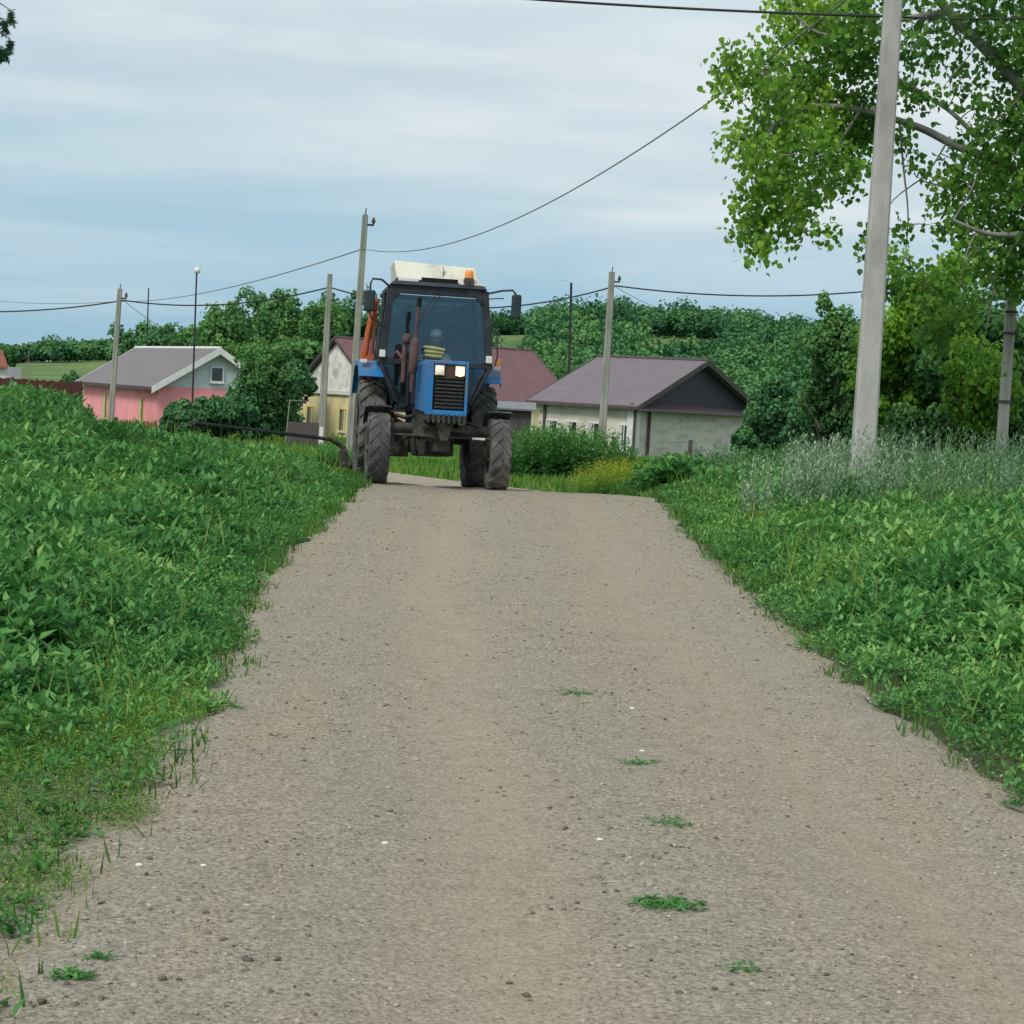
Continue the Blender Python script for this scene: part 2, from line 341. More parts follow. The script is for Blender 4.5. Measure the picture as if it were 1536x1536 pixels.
XX = el + (er - el) * U
def road_z(x, y, noisy=True):
    u = (x - xl(y)) / (xr(y) - xl(y))
    z = base_z(y) + .03 - .02*(x < xl(y)) - .035*np.exp(-((u-.3)/.1)**2) - .035*np.exp(-((u-.76)/.1)**2)
    return z + .006*wob(x*3, y*3, 1.5) + .004*wob(x*9, y*8, 1.3, 2)
ZZ = road_z(XX, YY)
edge = np.minimum(U, 1-U)
ZZ = ZZ - .06*(1 - sm(edge/.06)) + .05*(1-sm(edge/.06))*0 + rng.normal(0, .0025, ZZ.shape)
road = grid_obj('gravel_road', XX, YY, ZZ, road_mat())
UU = (XX - xl(YY)) / (xr(YY) - xl(YY)) + .03*wob(YY*.7, YY*.3, 1, 3)
TRK = np.exp(-((UU-.33)/.075)**2) + .85*np.exp(-((UU-.72)/.085)**2) + .35*np.exp(-((UU-.9)/.03)**2)
ta = road.data.attributes.new('track', 'FLOAT', 'POINT'); ta.data.foreach_set('value', (np.clip(TRK,0,1)*.85).reshape(-1).astype(np.float32)); tag(road, kind='structure')

# loose stones on the road: uncountable
def stones(name, n, material, smin, smax, ylo, yhi, kind='stuff', bias=2.0, tall=.6):
    ico = bmesh.new(); bmesh.ops.create_icosphere(ico, subdivisions=1, radius=1); bv = np.array([v.co[:] for v in ico.verts]); bf = np.array([[v.index for v in f.verts] for f in ico.faces]); ico.free()
    t = rng.random(n); y = ylo + (yhi - ylo) * t**bias
    u = rng.random(n); keep = (rng.random(n) > .75*np.exp(-((u-.33)/.09)**2)) & (rng.random(n) > .75*np.exp(-((u-.74)/.1)**2)) ; y = y[keep]; u = u[keep]
    x = xl(y) - .1 + (xr(y) - xl(y) + .3)*u
    cl = wob(x*2.2, y*1.3, 1.2, 5) + .6*rng.normal(size=len(x)) > -.1; x = x[cl]; y = y[cl]; n = len(x)
    s = smin * (smax/smin) ** (rng.random(n)**3)
    V = bv[None] * (1 + .28*rng.normal(size=(n, len(bv), 1)))
    V = V * (s[:, None, None]) * np.stack([rng.uniform(.7,1.3,n), rng.uniform(.7,1.3,n), rng.uniform(.4,.8,n)], 1)[:, None, :] * np.array([1,1,tall/.6])
    a = rng.random(n)*6.28; ca, sa = np.cos(a)[:,None], np.sin(a)[:,None]
    V = np.stack([V[...,0]*ca - V[...,1]*sa, V[...,0]*sa + V[...,1]*ca, V[...,2]], -1)
    V += np.stack([x, y, road_z(x, y) + s*.12], 1)[:, None, :]
    Fc = (bf[None] + (np.arange(n)*len(bv))[:, None, None]).reshape(-1, 3)
    me = bpy.data.meshes.new(name); me.vertices.add(n*len(bv)); me.vertices.foreach_set('co', V.reshape(-1).astype(np.float32))
    me.loops.add(len(Fc)*3); me.loops.foreach_set('vertex_index', Fc.reshape(-1).astype(np.int32)); me.polygons.add(len(Fc))
    me.polygons.foreach_set('loop_start', np.arange(0, len(Fc)*3, 3, dtype=np.int32)); me.polygons.foreach_set('loop_total', np.full(len(Fc), 3, np.int32)); me.update(calc_edges=True)
    me.materials.append(material); o = bpy.data.objects.new(name, me); C.objects.link(o)
    return tag(o, 'loose grey brown gravel scattered over the dirt road', 'gravel', kind=kind)
def stone_mat():
    m = bpy.data.materials.new('gravel_stone'); m.use_nodes = True; nt = m.node_tree; n = nt.nodes; l = nt.links; b = n['Principled BSDF']; b.inputs['Roughness'].default_value = .9
    ge = n.new('ShaderNodeNewGeometry'); cr = n.new('ShaderNodeValToRGB'); cols = [(.10,.09,.07),(.19,.17,.135),(.29,.265,.22),(.37,.34,.285),(.42,.385,.33)]
    while len(cr.color_ramp.elements) < 5: cr.color_ramp.elements.new(.5)
    for i,c in enumerate(cols): cr.color_ramp.elements[i].position = (0,.25,.55,.85,1)[i]; cr.color_ramp.elements[i].color = (*c,1)
    l.new(ge.outputs['Random Per Island'], cr.inputs[0]); l.new(cr.outputs[0], b.inputs['Base Color']); return m
stones('loose_gravel', 52000, stone_mat(), .003, .0125, 4.2, 29, bias=1.35)

# ------------------------------------------------------------------ ground cover
LM = {}
LM['weed'] = leafmat('weed_leaves', [(.012,.045,.02), (.036,.14,.042), (.078,.25,.068), (.23,.42,.14)], gain=1.32)  # palest ramp colour paints highlights onto the leaves
LM['weed2'] = leafmat('yellow_green_weed_leaves', [(.03,.08,.02), (.07,.18,.03), (.13,.28,.045), (.28,.40,.09)])
LM['grass'] = leafmat('grass_blades', [(.035,.10,.02), (.075,.20,.035), (.14,.28,.055), (.27,.3,.11)])
LM['worm'] = leafmat('silver_weed_leaves', [(.04,.10,.05), (.085,.19,.095), (.17,.31,.2), (.32,.42,.32)])
LM['tall'] = leafmat('nettle_leaves', [(.014,.065,.024), (.03,.13,.036), (.058,.19,.05), (.11,.26,.07)])
LM['ydot'] = leafmat('yellow_flowers', [(.07,.2,.03), (.14,.28,.04), (.62,.55,.05)])

def scatter(side, n, ylo, yhi, smax, power=.6):
    t = rng.random(n); y = (ylo**power + (yhi**power - ylo**power)*t)**(1/power)
    half = .256*y + 1.3
    if side == 'L':
        lim = np.minimum(smax, np.maximum(half + xl(y), .8)); s = -.12 + (lim+.12) * rng.random(n); x = xl(y) - s
    else:
        lim = np.minimum(smax, np.maximum(half - xr(y), .5)); s = -.12 + (lim+.12) * rng.random(n); x = xr(y) + s
    return x, y, s, lim
def shoots(side, n, ylo, yhi, smax, hfun, per, Lr, name, material, label, cat, droop=.2, wr=.38, tintf=None, keepf=None, power=1.7, terminal=True, spread=.35):
    x, y, s, lim = scatter(side, n, ylo, yhi, smax, power)
    w = lim/lim.max(); keep = rng.random(n) < w
    edgej = s > .05 + .16*wob(x*4, y*4, 1.1, 2) + .1*rng.random(n); keep &= edgej
    if keepf is not None: keep &= keepf(x, y, s)
    x, y, s = x[keep], y[keep], s[keep]; n = len(x)
    H = hfun(x, y, s) * rng.uniform(.7, 1.15, n); z = gz(x, y)
    lean = rng.normal(0, .15, (n, 2))
    reps = per; N = n*reps
    k = np.tile(np.arange(reps), n); i = np.repeat(np.arange(n), reps)
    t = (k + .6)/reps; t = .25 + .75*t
    az = k*2.4 + rng.random(n)[i]*6.28 + rng.normal(0,.3,N)
    L = Lr[0] + (Lr[1]-Lr[0])*rng.random(N); 
    L = L * (1.15 - .5*t) * np.clip(H[i]/.3, .45, 1.15)
    el_ = droop + (t-.3)*.9 + rng.normal(0, .28, N)
    d = np.stack([np.cos(az)*np.cos(el_), np.sin(az)*np.cos(el_), np.sin(el_)], 1)
    nrm = np.stack([-np.cos(az)*np.sin(el_), -np.sin(az)*np.sin(el_), np.cos(el_)], 1) + rng.normal(0,.25,(N,3))
    c = np.stack([x[i] + lean[i,0]*H[i]*t, y[i] + lean[i,1]*H[i]*t, z[i] + H[i]*t], 1)
    c[:, :2] += rng.normal(0, .03*spread/.35, (N,2)); c += d*L[:,None]*.1
    V = leaves(c, d, nrm, L, L*wr)
    pl = (rng.random(n)*.35)[i]; patch = (.5 + .5*wob(x*1.3, y*.9, .9, 4))[i]
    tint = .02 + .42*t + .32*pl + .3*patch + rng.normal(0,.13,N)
    if tintf is not None: tint = tint + tintf(x, y, s)[i]
    o = quad_mesh(name, V, tint, material); return tag(o, label, cat, kind='stuff')
def hL(x, y, s):
    h = np.clip(.09 + .2*np.clip(s,0,None), .08, .36) * (.4 + .6*sm((y-6.5)/5))
    h = h * (1 + .25*wob(x*.9, y*.8, 1, 1) + .35*wob(x*3.6, y*2.6, 1.2, 6))
    h = h * (1 - .3*sm((y-24)/4))
    px = x/y*F + 768
    h = h + .26*(1-sm((px-85)/50))*sm((y-19)/4)*(y<30)
    return h
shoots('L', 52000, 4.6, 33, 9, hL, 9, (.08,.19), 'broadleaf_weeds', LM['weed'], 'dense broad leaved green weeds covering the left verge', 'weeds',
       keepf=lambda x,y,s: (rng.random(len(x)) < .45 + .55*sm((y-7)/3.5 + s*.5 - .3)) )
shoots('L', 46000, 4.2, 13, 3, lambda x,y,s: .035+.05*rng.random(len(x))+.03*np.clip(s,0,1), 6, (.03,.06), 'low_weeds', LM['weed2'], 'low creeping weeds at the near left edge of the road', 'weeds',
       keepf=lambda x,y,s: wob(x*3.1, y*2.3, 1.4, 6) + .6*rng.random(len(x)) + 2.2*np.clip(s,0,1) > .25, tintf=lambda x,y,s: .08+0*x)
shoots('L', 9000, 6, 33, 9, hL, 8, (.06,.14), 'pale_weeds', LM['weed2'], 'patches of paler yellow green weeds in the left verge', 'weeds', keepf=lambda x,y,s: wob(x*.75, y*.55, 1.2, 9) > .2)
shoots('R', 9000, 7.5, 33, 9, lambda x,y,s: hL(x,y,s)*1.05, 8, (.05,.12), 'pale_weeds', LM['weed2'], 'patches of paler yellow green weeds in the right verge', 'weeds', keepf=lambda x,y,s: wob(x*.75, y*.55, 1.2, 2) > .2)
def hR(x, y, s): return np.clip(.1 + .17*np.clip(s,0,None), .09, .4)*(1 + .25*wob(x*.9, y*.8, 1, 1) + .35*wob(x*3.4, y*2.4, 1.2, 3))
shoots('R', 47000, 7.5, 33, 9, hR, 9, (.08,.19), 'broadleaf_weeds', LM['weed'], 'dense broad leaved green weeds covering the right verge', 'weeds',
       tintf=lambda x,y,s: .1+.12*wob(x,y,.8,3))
# silver wormwood and mixed tall weeds standing before the utility pole on the right
shoots('R', 2300, 22, 30, 9, lambda x,y,s: np.clip(.3*s+.1, .15, .95)*(1+.2*wob(x,y,1.5,2)), 26, (.05,.085), 'wormwood', LM['worm'], 'silvery grey green tall weeds before the big utility pole', 'weeds',
       keepf=lambda x,y,s: (s > 1.1) & (wob(x*.9, y*.7, 1.3, 8) + .6*rng.random(len(x)) > .05), droop=.6, wr=.26, power=1.2, spread=.2, tintf=lambda x,y,s: .2*wob(x*1.2,y,1.1,5)-.05)
# low grass
def blades(name, label, pts, H, W, tint, material, curve=.35):
    n = len(pts); az = rng.random(n)*6.28; le = rng.normal(0, .35, n)
    d = np.stack([np.cos(az)*np.sin(le), np.sin(az)*np.sin(le), np.cos(le)], 1); nr = np.stack([np.cos(az+1.5), np.sin(az+1.5), np.zeros(n)+.2], 1)
    V = leaves(pts, d, nr, H, W, fold=.1, wide=.35); o = quad_mesh(name, V, tint, material); return tag(o, label, 'grass', kind='stuff')
n = 95000
x, y, s, lim = scatter('L', n, 4.6, 36, 9, 1.3); k = (rng.random(n) < lim/lim.max()) & (s > -.02 + .2*wob(x*3, y*3, 1.2, 2)) & (rng.random(n) < .35 + .65*((s < .9) | (y < 9) | (y > 29))) & (wob(x*2.5,y*2.5,1.3,7) + rng.normal(0,.4,n) > -.25 - .8*(y>8))
x2, y2, s2, lim2 = scatter('R', n, 7.5, 36, 9, 1.3); k2 = (rng.random(n) < lim2/lim2.max()) & (s2 > 0.0 + .2*wob(x2*3, y2*3, 1.2, 2)) & (rng.random(n) < .25 + .6*(s2 < .7))
gx = np.concatenate([x[k], x2[k2]]); gy = np.concatenate([y[k], y2[k2]]); N = len(gx)
pts = np.stack([gx, gy, gz(gx, gy) - .01], 1)
blades('verge_grass', 'short green grass along both road edges', pts, rng.uniform(.04, .15, N)*(1+.6*(gy>16)), rng.uniform(.004,.009,N)*(1+gy/20), .25 + .25*wob(gx*1.3, gy, 1, 2) + rng.normal(0,.2,N), LM['grass'])
# taller seed grasses sticking out of the weeds
for sd_, nn_, lb in (('L', 2600, 'thin seed grasses sticking out of the left verge'), ('R', 3000, 'thin seed grasses sticking out of the right verge')):
    x, y, s, lim = scatter(sd_, nn_, 9, 34, 9, 1.6); k = (s > .35) & (wob(x*.9, y*.7, 1.3, 5) + .5*rng.random(nn_) > (.1 if sd_=='L' else -.1)); x, y, s = x[k], y[k], s[k]; N = len(x)
    blades('seed_grass', lb, np.stack([x, y, gz(x,y)+.05],1), rng.uniform(.3,.62,N)*(.6+.4*sm((y-10)/8)), rng.uniform(.005,.009,N)*(1+y/25), .6+.2*rng.normal(size=N), LM['grass'])
# grass field just beyond the crest
n = 130000
y = 29.5 + (100-29.5)*rng.random(n)**1.9; x = (-.3 + .62*rng.random(n))*y
k = ((x > xr(y)+.05) | (x < xl(y)-.05)); x = x[k]; y = y[k]; N = len(x)
blades('field_grass', 'green grass field beyond the crest of the road', np.stack([x, y, gz(x,y)-.01],1), rng.uniform(.1,.26,N)*(1+(y-30)/60), rng.uniform(.02,.045,N)*(1+(y-30)/25), .42+.25*wob(x*.5,y*.4,1,2)+rng.normal(0,.17,N), LM['grass'])

def clump(name, label, cat, px, d, w, dep, h, n, per, Lr, material, group=None, kind='stuff', wr=.35, dx=0, droop=.3, tint0=0, stem=False):
    c = at(px, 700, d); X0 = c.x + dx
    x = X0 + w*.5*rng.normal(0,.5,n).clip(-1,1); y = d + dep*.5*rng.uniform(-1,1,n)
    H = h*rng.uniform(.6,1.1,n)*np.clip(1.15-((x-X0)/(w*.6))**2*.55,.3,1); z = gz(x,y)
    i = np.repeat(np.arange(n), per); k = np.tile(np.arange(per), n); N = n*per
    t = .1+.9*(k+.5)/per; az = k*2.4 + i; e = droop + .5*t + rng.normal(0,.3,N); L = (Lr[0]+(Lr[1]-Lr[0])*rng.random(N))*(1.2-.6*t)
    dd = np.stack([np.cos(az)*np.cos(e), np.sin(az)*np.cos(e), np.sin(e)],1); nr = np.stack([-np.cos(az)*np.sin(e), -np.sin(az)*np.sin(e), np.cos(e)],1)+rng.normal(0,.25,(N,3))
    c = np.stack([x[i], y[i], z[i]+H[i]*t],1) + rng.normal(0,.03,(N,3))
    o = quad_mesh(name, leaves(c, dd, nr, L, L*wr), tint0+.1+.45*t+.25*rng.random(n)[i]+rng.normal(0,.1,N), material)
    return tag(o, label, cat, group, kind)
clump('wormwood', 'silvery weeds hiding the foot of the big utility pole', 'weeds', 1275, 23.2, 2.4, 1.4, 1.05, 200, 30, (.06,.12), LM['worm'], wr=.28, droop=.6, tint0=.2)
clump('wormwood', 'taller pale green weeds before the thin white pole at the right', 'weeds', 1450, 25, 3.2, 2.2, .85, 420, 30, (.05,.1), LM['tall'], wr=.3, droop=.6, tint0=.2)
clump('nettles', 'tall dark green nettles right of the tractor, before the pale brick house', 'nettles', 838, 46, 3.4, 4, 1.2, 620, 30, (.1,.2), LM['tall'], tint0=.15)
clump('flowering_weeds', 'yellow flowering weeds at the road edge before the pale house corner', 'weeds', 935, 34, 1.7, 3, .6, 650, 22, (.035,.07), LM['ydot'], tint0=-.02)
clump('burdock', 'clump of leafy burdock right of the yellow flowers', 'weeds', 1010, 31.5, 1.1, 1.6, .62, 80, 22, (.14,.28), LM['weed'], wr=.6)
clump('nettles', 'low dark bush of nettles under the pale house side wall', 'nettles', 1085, 40, 1.6, 2, .85, 160, 28, (.1,.16), LM['worm'])
clump('nettles', 'low green nettles on the far side of the big utility pole', 'nettles', 1230, 34, 3.4, 3, .8, 500, 26, (.08,.15), LM['tall'], tint0=.1)
clump('nettles', 'tall nettles at the far right beyond the silvery weeds', 'nettles', 1440, 31, 4.0, 3, .7, 600, 26, (.08,.15), LM['tall'], tint0=.15)
clump('nettles', 'dark weeds at the left rear wheel under the mower bar', 'nettles', 500, 33, .9, 1.2, .55, 150, 22, (.07,.13), LM['weed'])

# small tufts growing in the middle of the gravel road
tufts = [(865,1042,.17,'flattened green weed on the gravel, farthest tuft in the middle of the road',60),(957,1148,.085,'small dark weed tuft below a white pebble on the road',45),
         (1006,1240,.11,'low weed tuft on the gravel above the brightest green tuft',50),(1006,1362,.1,'brightest green weed tuft in the lower middle of the road',170),
         (1112,1458,.06,'sparse flat weed tuft on the gravel nearest the bottom edge',26),(1522,1212,.05,'small weed tuft at the right road edge below the verge',60),(108,1472,.05,'small green weed on bare soil at the lower left',70),(150,1446,.03,'tiny weed sprout beside the lower left soil patch',25)]
def ground_hit(px, py):
    v = CR @ Vector(((px-768)/F, -(py-768)/F, -1)); d = 4.0
    while d < 60:
        p = at(px, py, d)
        if p.z <= float(base_z(d)) + .02: return p
        d += .02
for px, py, r, lab, n in tufts:
    p = ground_hit(px, py); a = rng.random(n)*6.28; rr = r*np.sqrt(rng.random(n)); c = np.stack([rr*np.cos(a)*1.2, rr*np.sin(a)*.9, np.full(n,.003)],1)
    e = rng.uniform(.05,.7,n); az = rng.random(n)*6.28; L = rng.uniform(.015,.04,n)
    dd = np.stack([np.cos(az)*np.cos(e), np.sin(az)*np.cos(e), np.sin(e)],1); nr = np.stack([-np.cos(az)*np.sin(e), -np.sin(az)*np.sin(e), np.cos(e)],1)
    cz_ = np.array([0,0,.004]); rv = c - cz_; V_ = np.concatenate([leaves(c, dd, nr, L, L*.35), leaves(np.repeat(cz_[None],n,0), rv, np.tile([0,0,1.],(n,1)), np.linalg.norm(rv,axis=1)*1.05, np.full(n,.004), fold=.0)])
    o = quad_mesh('weed_tuft', V_, .35+.4*rng.random(2*n), LM['weed']); o.location = (p.x, p.y, float(road_z(p.x,p.y))); tag(o, lab, 'weed', 'weed tufts growing in the road')
for px, py, r, lab in [(208,1305,.011,'white pebble on the left side of the gravel road'),(305,1306,.009,'white pebble right of a larger white one on the left'),(963,1131,.012,'flat white pebble above a dark weed tuft in the road'),(948,1066,.013,'white pebble in the middle of the road, farthest one'),(578,1263,.011,'pale pebble in the brown wheel track at lower left'),(900,1262,.011,'pale pebble left of the low weed tuft mid road')]:
    p = ground_hit(px, py); mb = MB(); bm = bmesh.new(); bmesh.ops.create_icosphere(bm, subdivisions=2, radius=r)
    mb.add([Vector((v.co.x*1.2, v.co.y, v.co.z*.6))*random.uniform(.88,1.12) for v in bm.verts], [tuple(v.index for v in f.verts) for f in bm.faces]); bm.free()
    o = mb.build('pebble', M['whitestone'], loc=Vector((p.x, p.y, float(road_z(p.x,p.y))+r*.3))); tag(o, lab, 'pebble', 'white pebbles on the road')

# ------------------------------------------------------------------ trees
TL = {}
TL['dark'] = leafmat('dark_tree_leaves', [(.012,.055,.03),(.028,.105,.045),(.052,.17,.065),(.095,.24,.085)], .25)
TL['mid'] = leafmat('mid_tree_leaves', [(.014,.055,.022),(.034,.115,.036),(.065,.18,.055),(.125,.27,.08)], .3, gain=1.45)
TL['far'] = leafmat('hazed_wood_leaves', [(.018,.085,.045),(.038,.145,.06),(.07,.21,.075),(.13,.30,.09)], .2, gain=1.15)  # bluer leaf colours stand in for the distance haze
TL['yel'] = leafmat('yellow_green_leaves', [(.03,.09,.015),(.065,.18,.02),(.12,.28,.03),(.24,.42,.05)], .5, gain=1.5)
TL['pop'] = leafmat('poplar_leaves', [(.02,.08,.02),(.05,.15,.03),(.10,.24,.035),(.22,.38,.05)], .5, gain=1.55)
def crown_arrays(nclump, nleaf, size, flat=.85, seed=0, open_=.0):
    r = np.random.default_rng(seed)
    # unit crown: radius ~1 wide, centre at origin, z -1..1
    cc = norm(r.normal(size=(nclump,3))) * (r.uniform(.35,.8,nclump)[:,None]); cc[:,2] = cc[:,2]*.95
    cc = cc*np.where(r.random(nclump)<.25, 1.28, 1.0)[:,None]; cr = r.uniform(.12,.34,nclump)
    i = r.integers(0, nclump, nleaf); u = norm(r.normal(size=(nleaf,3))); u[:,2] = np.where(r.random(nleaf)<.7, np.abs(u[:,2]), u[:,2])
    rad = cr[i]*(.45+.8*r.random(nleaf)**.8); c = cc[i] + u*rad[:,None]
    dd = np.cross(u, r.normal(size=(nleaf,3))) + np.array([0,0,-.4]); nn = u*.6 + r.normal(0,.5,(nleaf,3)) + np.array([0,0,.35])
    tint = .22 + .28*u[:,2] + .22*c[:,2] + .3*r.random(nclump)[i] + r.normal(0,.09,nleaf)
    L = size*r.uniform(.7,1.3,nleaf)
    return c, dd, nn, L, tint
def limb(mb, p0, p1, r0, r1, bend=.1, seg=7, n=5):
    p0 = Vector(p0); p1 = Vector(p1); d = (p1-p0).length
    off = Vector((random.uniform(-1,1), random.uniform(-1,1), random.uniform(-.3,.6)))*d*bend
    pts = [p0.lerp(p1, t/n) + off*math.sin(math.pi*t/n) for t in range(n+1)]
    mb.tube(pts, [r0+(r1-r0)*t/n for t in range(n+1)], seg); return pts
TREE_CACHE = {}
def tree(name, x, y, h, w, kind, label, cat='tree', group=None, seed=0, leaf=.3, n=3200, trunkf=.25, lean=0):
    key = (kind, seed, leaf, n, round(w/h,1), trunkf)
    z = gz1(x, y) - .05
    root = empty(name, (x, y, z), label, cat, group, rz=random.uniform(0, 6.28), use_org=False)
    if key not in TREE_CACHE:
        c, dd, nn, L, tint = crown_arrays(46, n, leaf/h, seed=seed+50)
        rx = w/h*.5; cz = trunkf + (1-trunkf)*.5; rz_ = (1-trunkf)*.5/.95
        c = c*np.array([rx, rx, rz_]) + np.array([0,0,cz])
        cr = quad_mesh('crown', leaves(c, dd, nn, L, L*.75), tint, TL[kind])
        mb = MB(); limb(mb, (0,0,-.02), (0,0,.75), .028, .006, .02)
        for q in range(7):
            a = q*2.4; hh = random.uniform(trunkf*.8, .6); limb(mb, (0,0,hh), (rx*.75*math.cos(a), rx*.75*math.sin(a), hh+.22), .012, .003)
        tr = mb.build('trunk', M['bark'])
        TREE_CACHE[key] = (cr.data, tr.data); cr.parent = root; tr.parent = root
    else:
        for nm, da in zip(('crown','trunk'), TREE_CACHE[key]):
            o = bpy.data.objects.new(nm, da); C.objects.link(o); o.parent = root
    root.scale = (h, h, h)
    return root
def tree_px(name, px, ptop, d, wpx, kind, label, **k):
    t = at(px, ptop, d); x = t.x; zg = gz1(x, d); w = wpx/F*d
    return tree(name, x, d, t.z - zg, w, kind, label, **k)
# big trees behind the left houses
gl = 'broadleaf trees behind the village houses'
big = [(338,452,150,85,'mid','rounded tree at the left end of the tall tree row behind the pink house'),(385,436,160,110,'dark','tall dark tree behind the pink house gable'),
       (432,430,155,110,'mid','tallest tree between the pink house and the yellow house'),(482,438,150,100,'mid','tall tree behind the leaning grey pole left of the yellow house'),
       (528,440,158,100,'dark','dark tree behind the tall pole left of the tractor cab'),(575,452,160,100,'dark','dark tree hidden mostly behind the tractor mirror'),
       (620,470,165,100,'dark','dark tree behind the tractor cab'),(415,520,112,110,'dark','dark round tree right of the pink house gable'),(460,500,125,110,'mid','mid green tree above the yellow house gable'),
       (205,490,180,75,'far','small tree behind the pink house roof left end'),(245,487,175,80,'dark','dark tree behind the middle of the pink house roof'),(288,492,170,85,'mid','green tree behind the pink house ridge right end'),(325,478,165,70,'dark','dark tree at the foot of the tall tree row'),
       (365,505,118,80,'mid','light green tree just right of the pink house roof peak')]
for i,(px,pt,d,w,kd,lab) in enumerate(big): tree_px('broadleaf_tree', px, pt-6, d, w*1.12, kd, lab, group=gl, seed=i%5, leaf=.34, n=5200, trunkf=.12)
gb = 'dark bushes around the village houses'
bush = [(402,508,84,100,'mid','light green bushy tree covering the right end of the pink house'),(330,580,80,110,'dark','dark bush hiding the pink house gable wall'),(385,565,84,110,'dark','tall dark bush right of the pink house'),(275,600,78,70,'dark','low dark bush at the pink house corner'),
        (425,590,92,60,'dark','dark bush left of the yellow house'),(108,552,150,36,'dark','round dark bush on the meadow left of the pink house'),
        (1165,566,84,115,'dark','large dark bush right of the pale brick house'),(1225,590,72,100,'dark','dark bush between the pale brick house and the big pole'),(1120,640,80,50,'dark','low bush at the right end of the pale brick wall'),
        (1265,560,62,110,'dark','dark bush just left of the big utility pole'),(845,545,150,90,'mid','light green bush between the maroon roof and the grey roof'),(800,535,165,90,'mid','light green bush behind the maroon roof end'),(905,540,160,90,'mid','bush behind the ridge of the grey roof')]
for i,(px,pt,d,w,kd,lab) in enumerate(bush): tree_px('bush', px, pt, d, w, kd, lab, cat='bush', group=gb, seed=10+i%4, leaf=.17, n=6500, trunkf=.0)
# low conifers and shrubs on the far left
for px, pt in ((9,515),(20,514)): tree_px('cypress', px, pt, 300, 9, 'far', 'slim dark conifer on the far left horizon', group='slim conifers on the far left horizon', seed=21, leaf=.5, n=700, trunkf=.0)

# wooded hillside: one mass
def forest():
    N = 4000; px = rng.uniform(-120, 1620, N); d = 185 + (450-185)*rng.random(N)**.8
    x = (px-768)/F*d
    bad = (px < 215) & (d < 352)
    bad |= (px > 700) & (px < 790) & (d > 235) & (d < 392)
    bad |= (px > 930+.25*(d-300)) & (px < 1075) & (d > 290) & (d < 352)
    bad |= (px < 640) & (d < 230)
    bad |= (np.abs(px-1180) < 60) & (d > 350) & (d < 372)
    px, d, x = px[~bad], d[~bad], x[~bad]; n = len(x); z = gz(x, d)
    h = rng.uniform(4.4, 8.6, n)*np.interp(px, [-100,230,700,2000],[.55,.8,1,1]); h *= np.where(rng.random(n)<.05,1.35,1)
    w = h*rng.uniform(.75,1.05,n)
    q = 240; i = np.repeat(np.arange(n), q); K = len(i)
    sub_ = norm(rng.normal(size=(n*7,3)))*.62; sub_[:,2] = np.abs(sub_[:,2])*.9-.1; j = i*7 + rng.integers(0,7,K)
    u = norm(rng.normal(size=(K,3))); u[:,2] = np.where(rng.random(K)<.6, np.abs(u[:,2]), u[:,2])
    c = sub_[j] + u*(.25+.25*rng.random(K))[:,None]
    c = c*np.stack([w[i]*.5, w[i]*.5, h[i]*.48],1) + np.stack([x[i], d[i], z[i]+h[i]*.29],1)
    dd = np.cross(u, rng.normal(size=(K,3))); L = rng.uniform(.4,.85,K)
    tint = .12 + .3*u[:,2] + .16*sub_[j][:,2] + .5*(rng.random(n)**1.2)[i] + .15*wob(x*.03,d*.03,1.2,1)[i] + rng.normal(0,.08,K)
    o = quad_mesh('wooded_hillside', leaves(c, dd, u*.5+rng.normal(0,.5,(K,3))+np.array([0,0,.4]), L, L*.8), tint, TL['far']); tag(o, 'dense green wood covering the far hillside', 'wood', kind='stuff')
forest()

# yellow-green trees on the right
gr = 'broadleaf trees on the right behind the utility pole'
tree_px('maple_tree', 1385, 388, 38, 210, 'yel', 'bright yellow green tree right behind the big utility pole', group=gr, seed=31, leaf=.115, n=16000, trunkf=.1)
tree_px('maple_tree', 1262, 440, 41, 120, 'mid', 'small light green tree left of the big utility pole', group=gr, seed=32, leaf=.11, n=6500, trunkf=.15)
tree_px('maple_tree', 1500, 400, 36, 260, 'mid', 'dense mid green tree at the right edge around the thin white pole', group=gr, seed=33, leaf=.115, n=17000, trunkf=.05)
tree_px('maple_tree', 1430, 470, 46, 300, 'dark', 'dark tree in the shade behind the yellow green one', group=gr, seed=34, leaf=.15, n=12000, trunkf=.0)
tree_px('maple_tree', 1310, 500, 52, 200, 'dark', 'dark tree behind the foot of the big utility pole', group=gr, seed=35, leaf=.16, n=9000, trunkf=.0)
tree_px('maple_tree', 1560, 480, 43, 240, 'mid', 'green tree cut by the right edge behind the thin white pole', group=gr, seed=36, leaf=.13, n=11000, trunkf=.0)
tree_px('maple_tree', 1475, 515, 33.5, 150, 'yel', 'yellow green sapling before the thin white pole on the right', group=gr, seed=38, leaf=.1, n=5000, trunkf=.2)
tree_px('bush', 1400, 590, 34.5, 150, 'mid', 'low green bush between the big pole and the thin white pole', cat='bush', group=gr, seed=37, leaf=.1, n=7000, trunkf=.0)
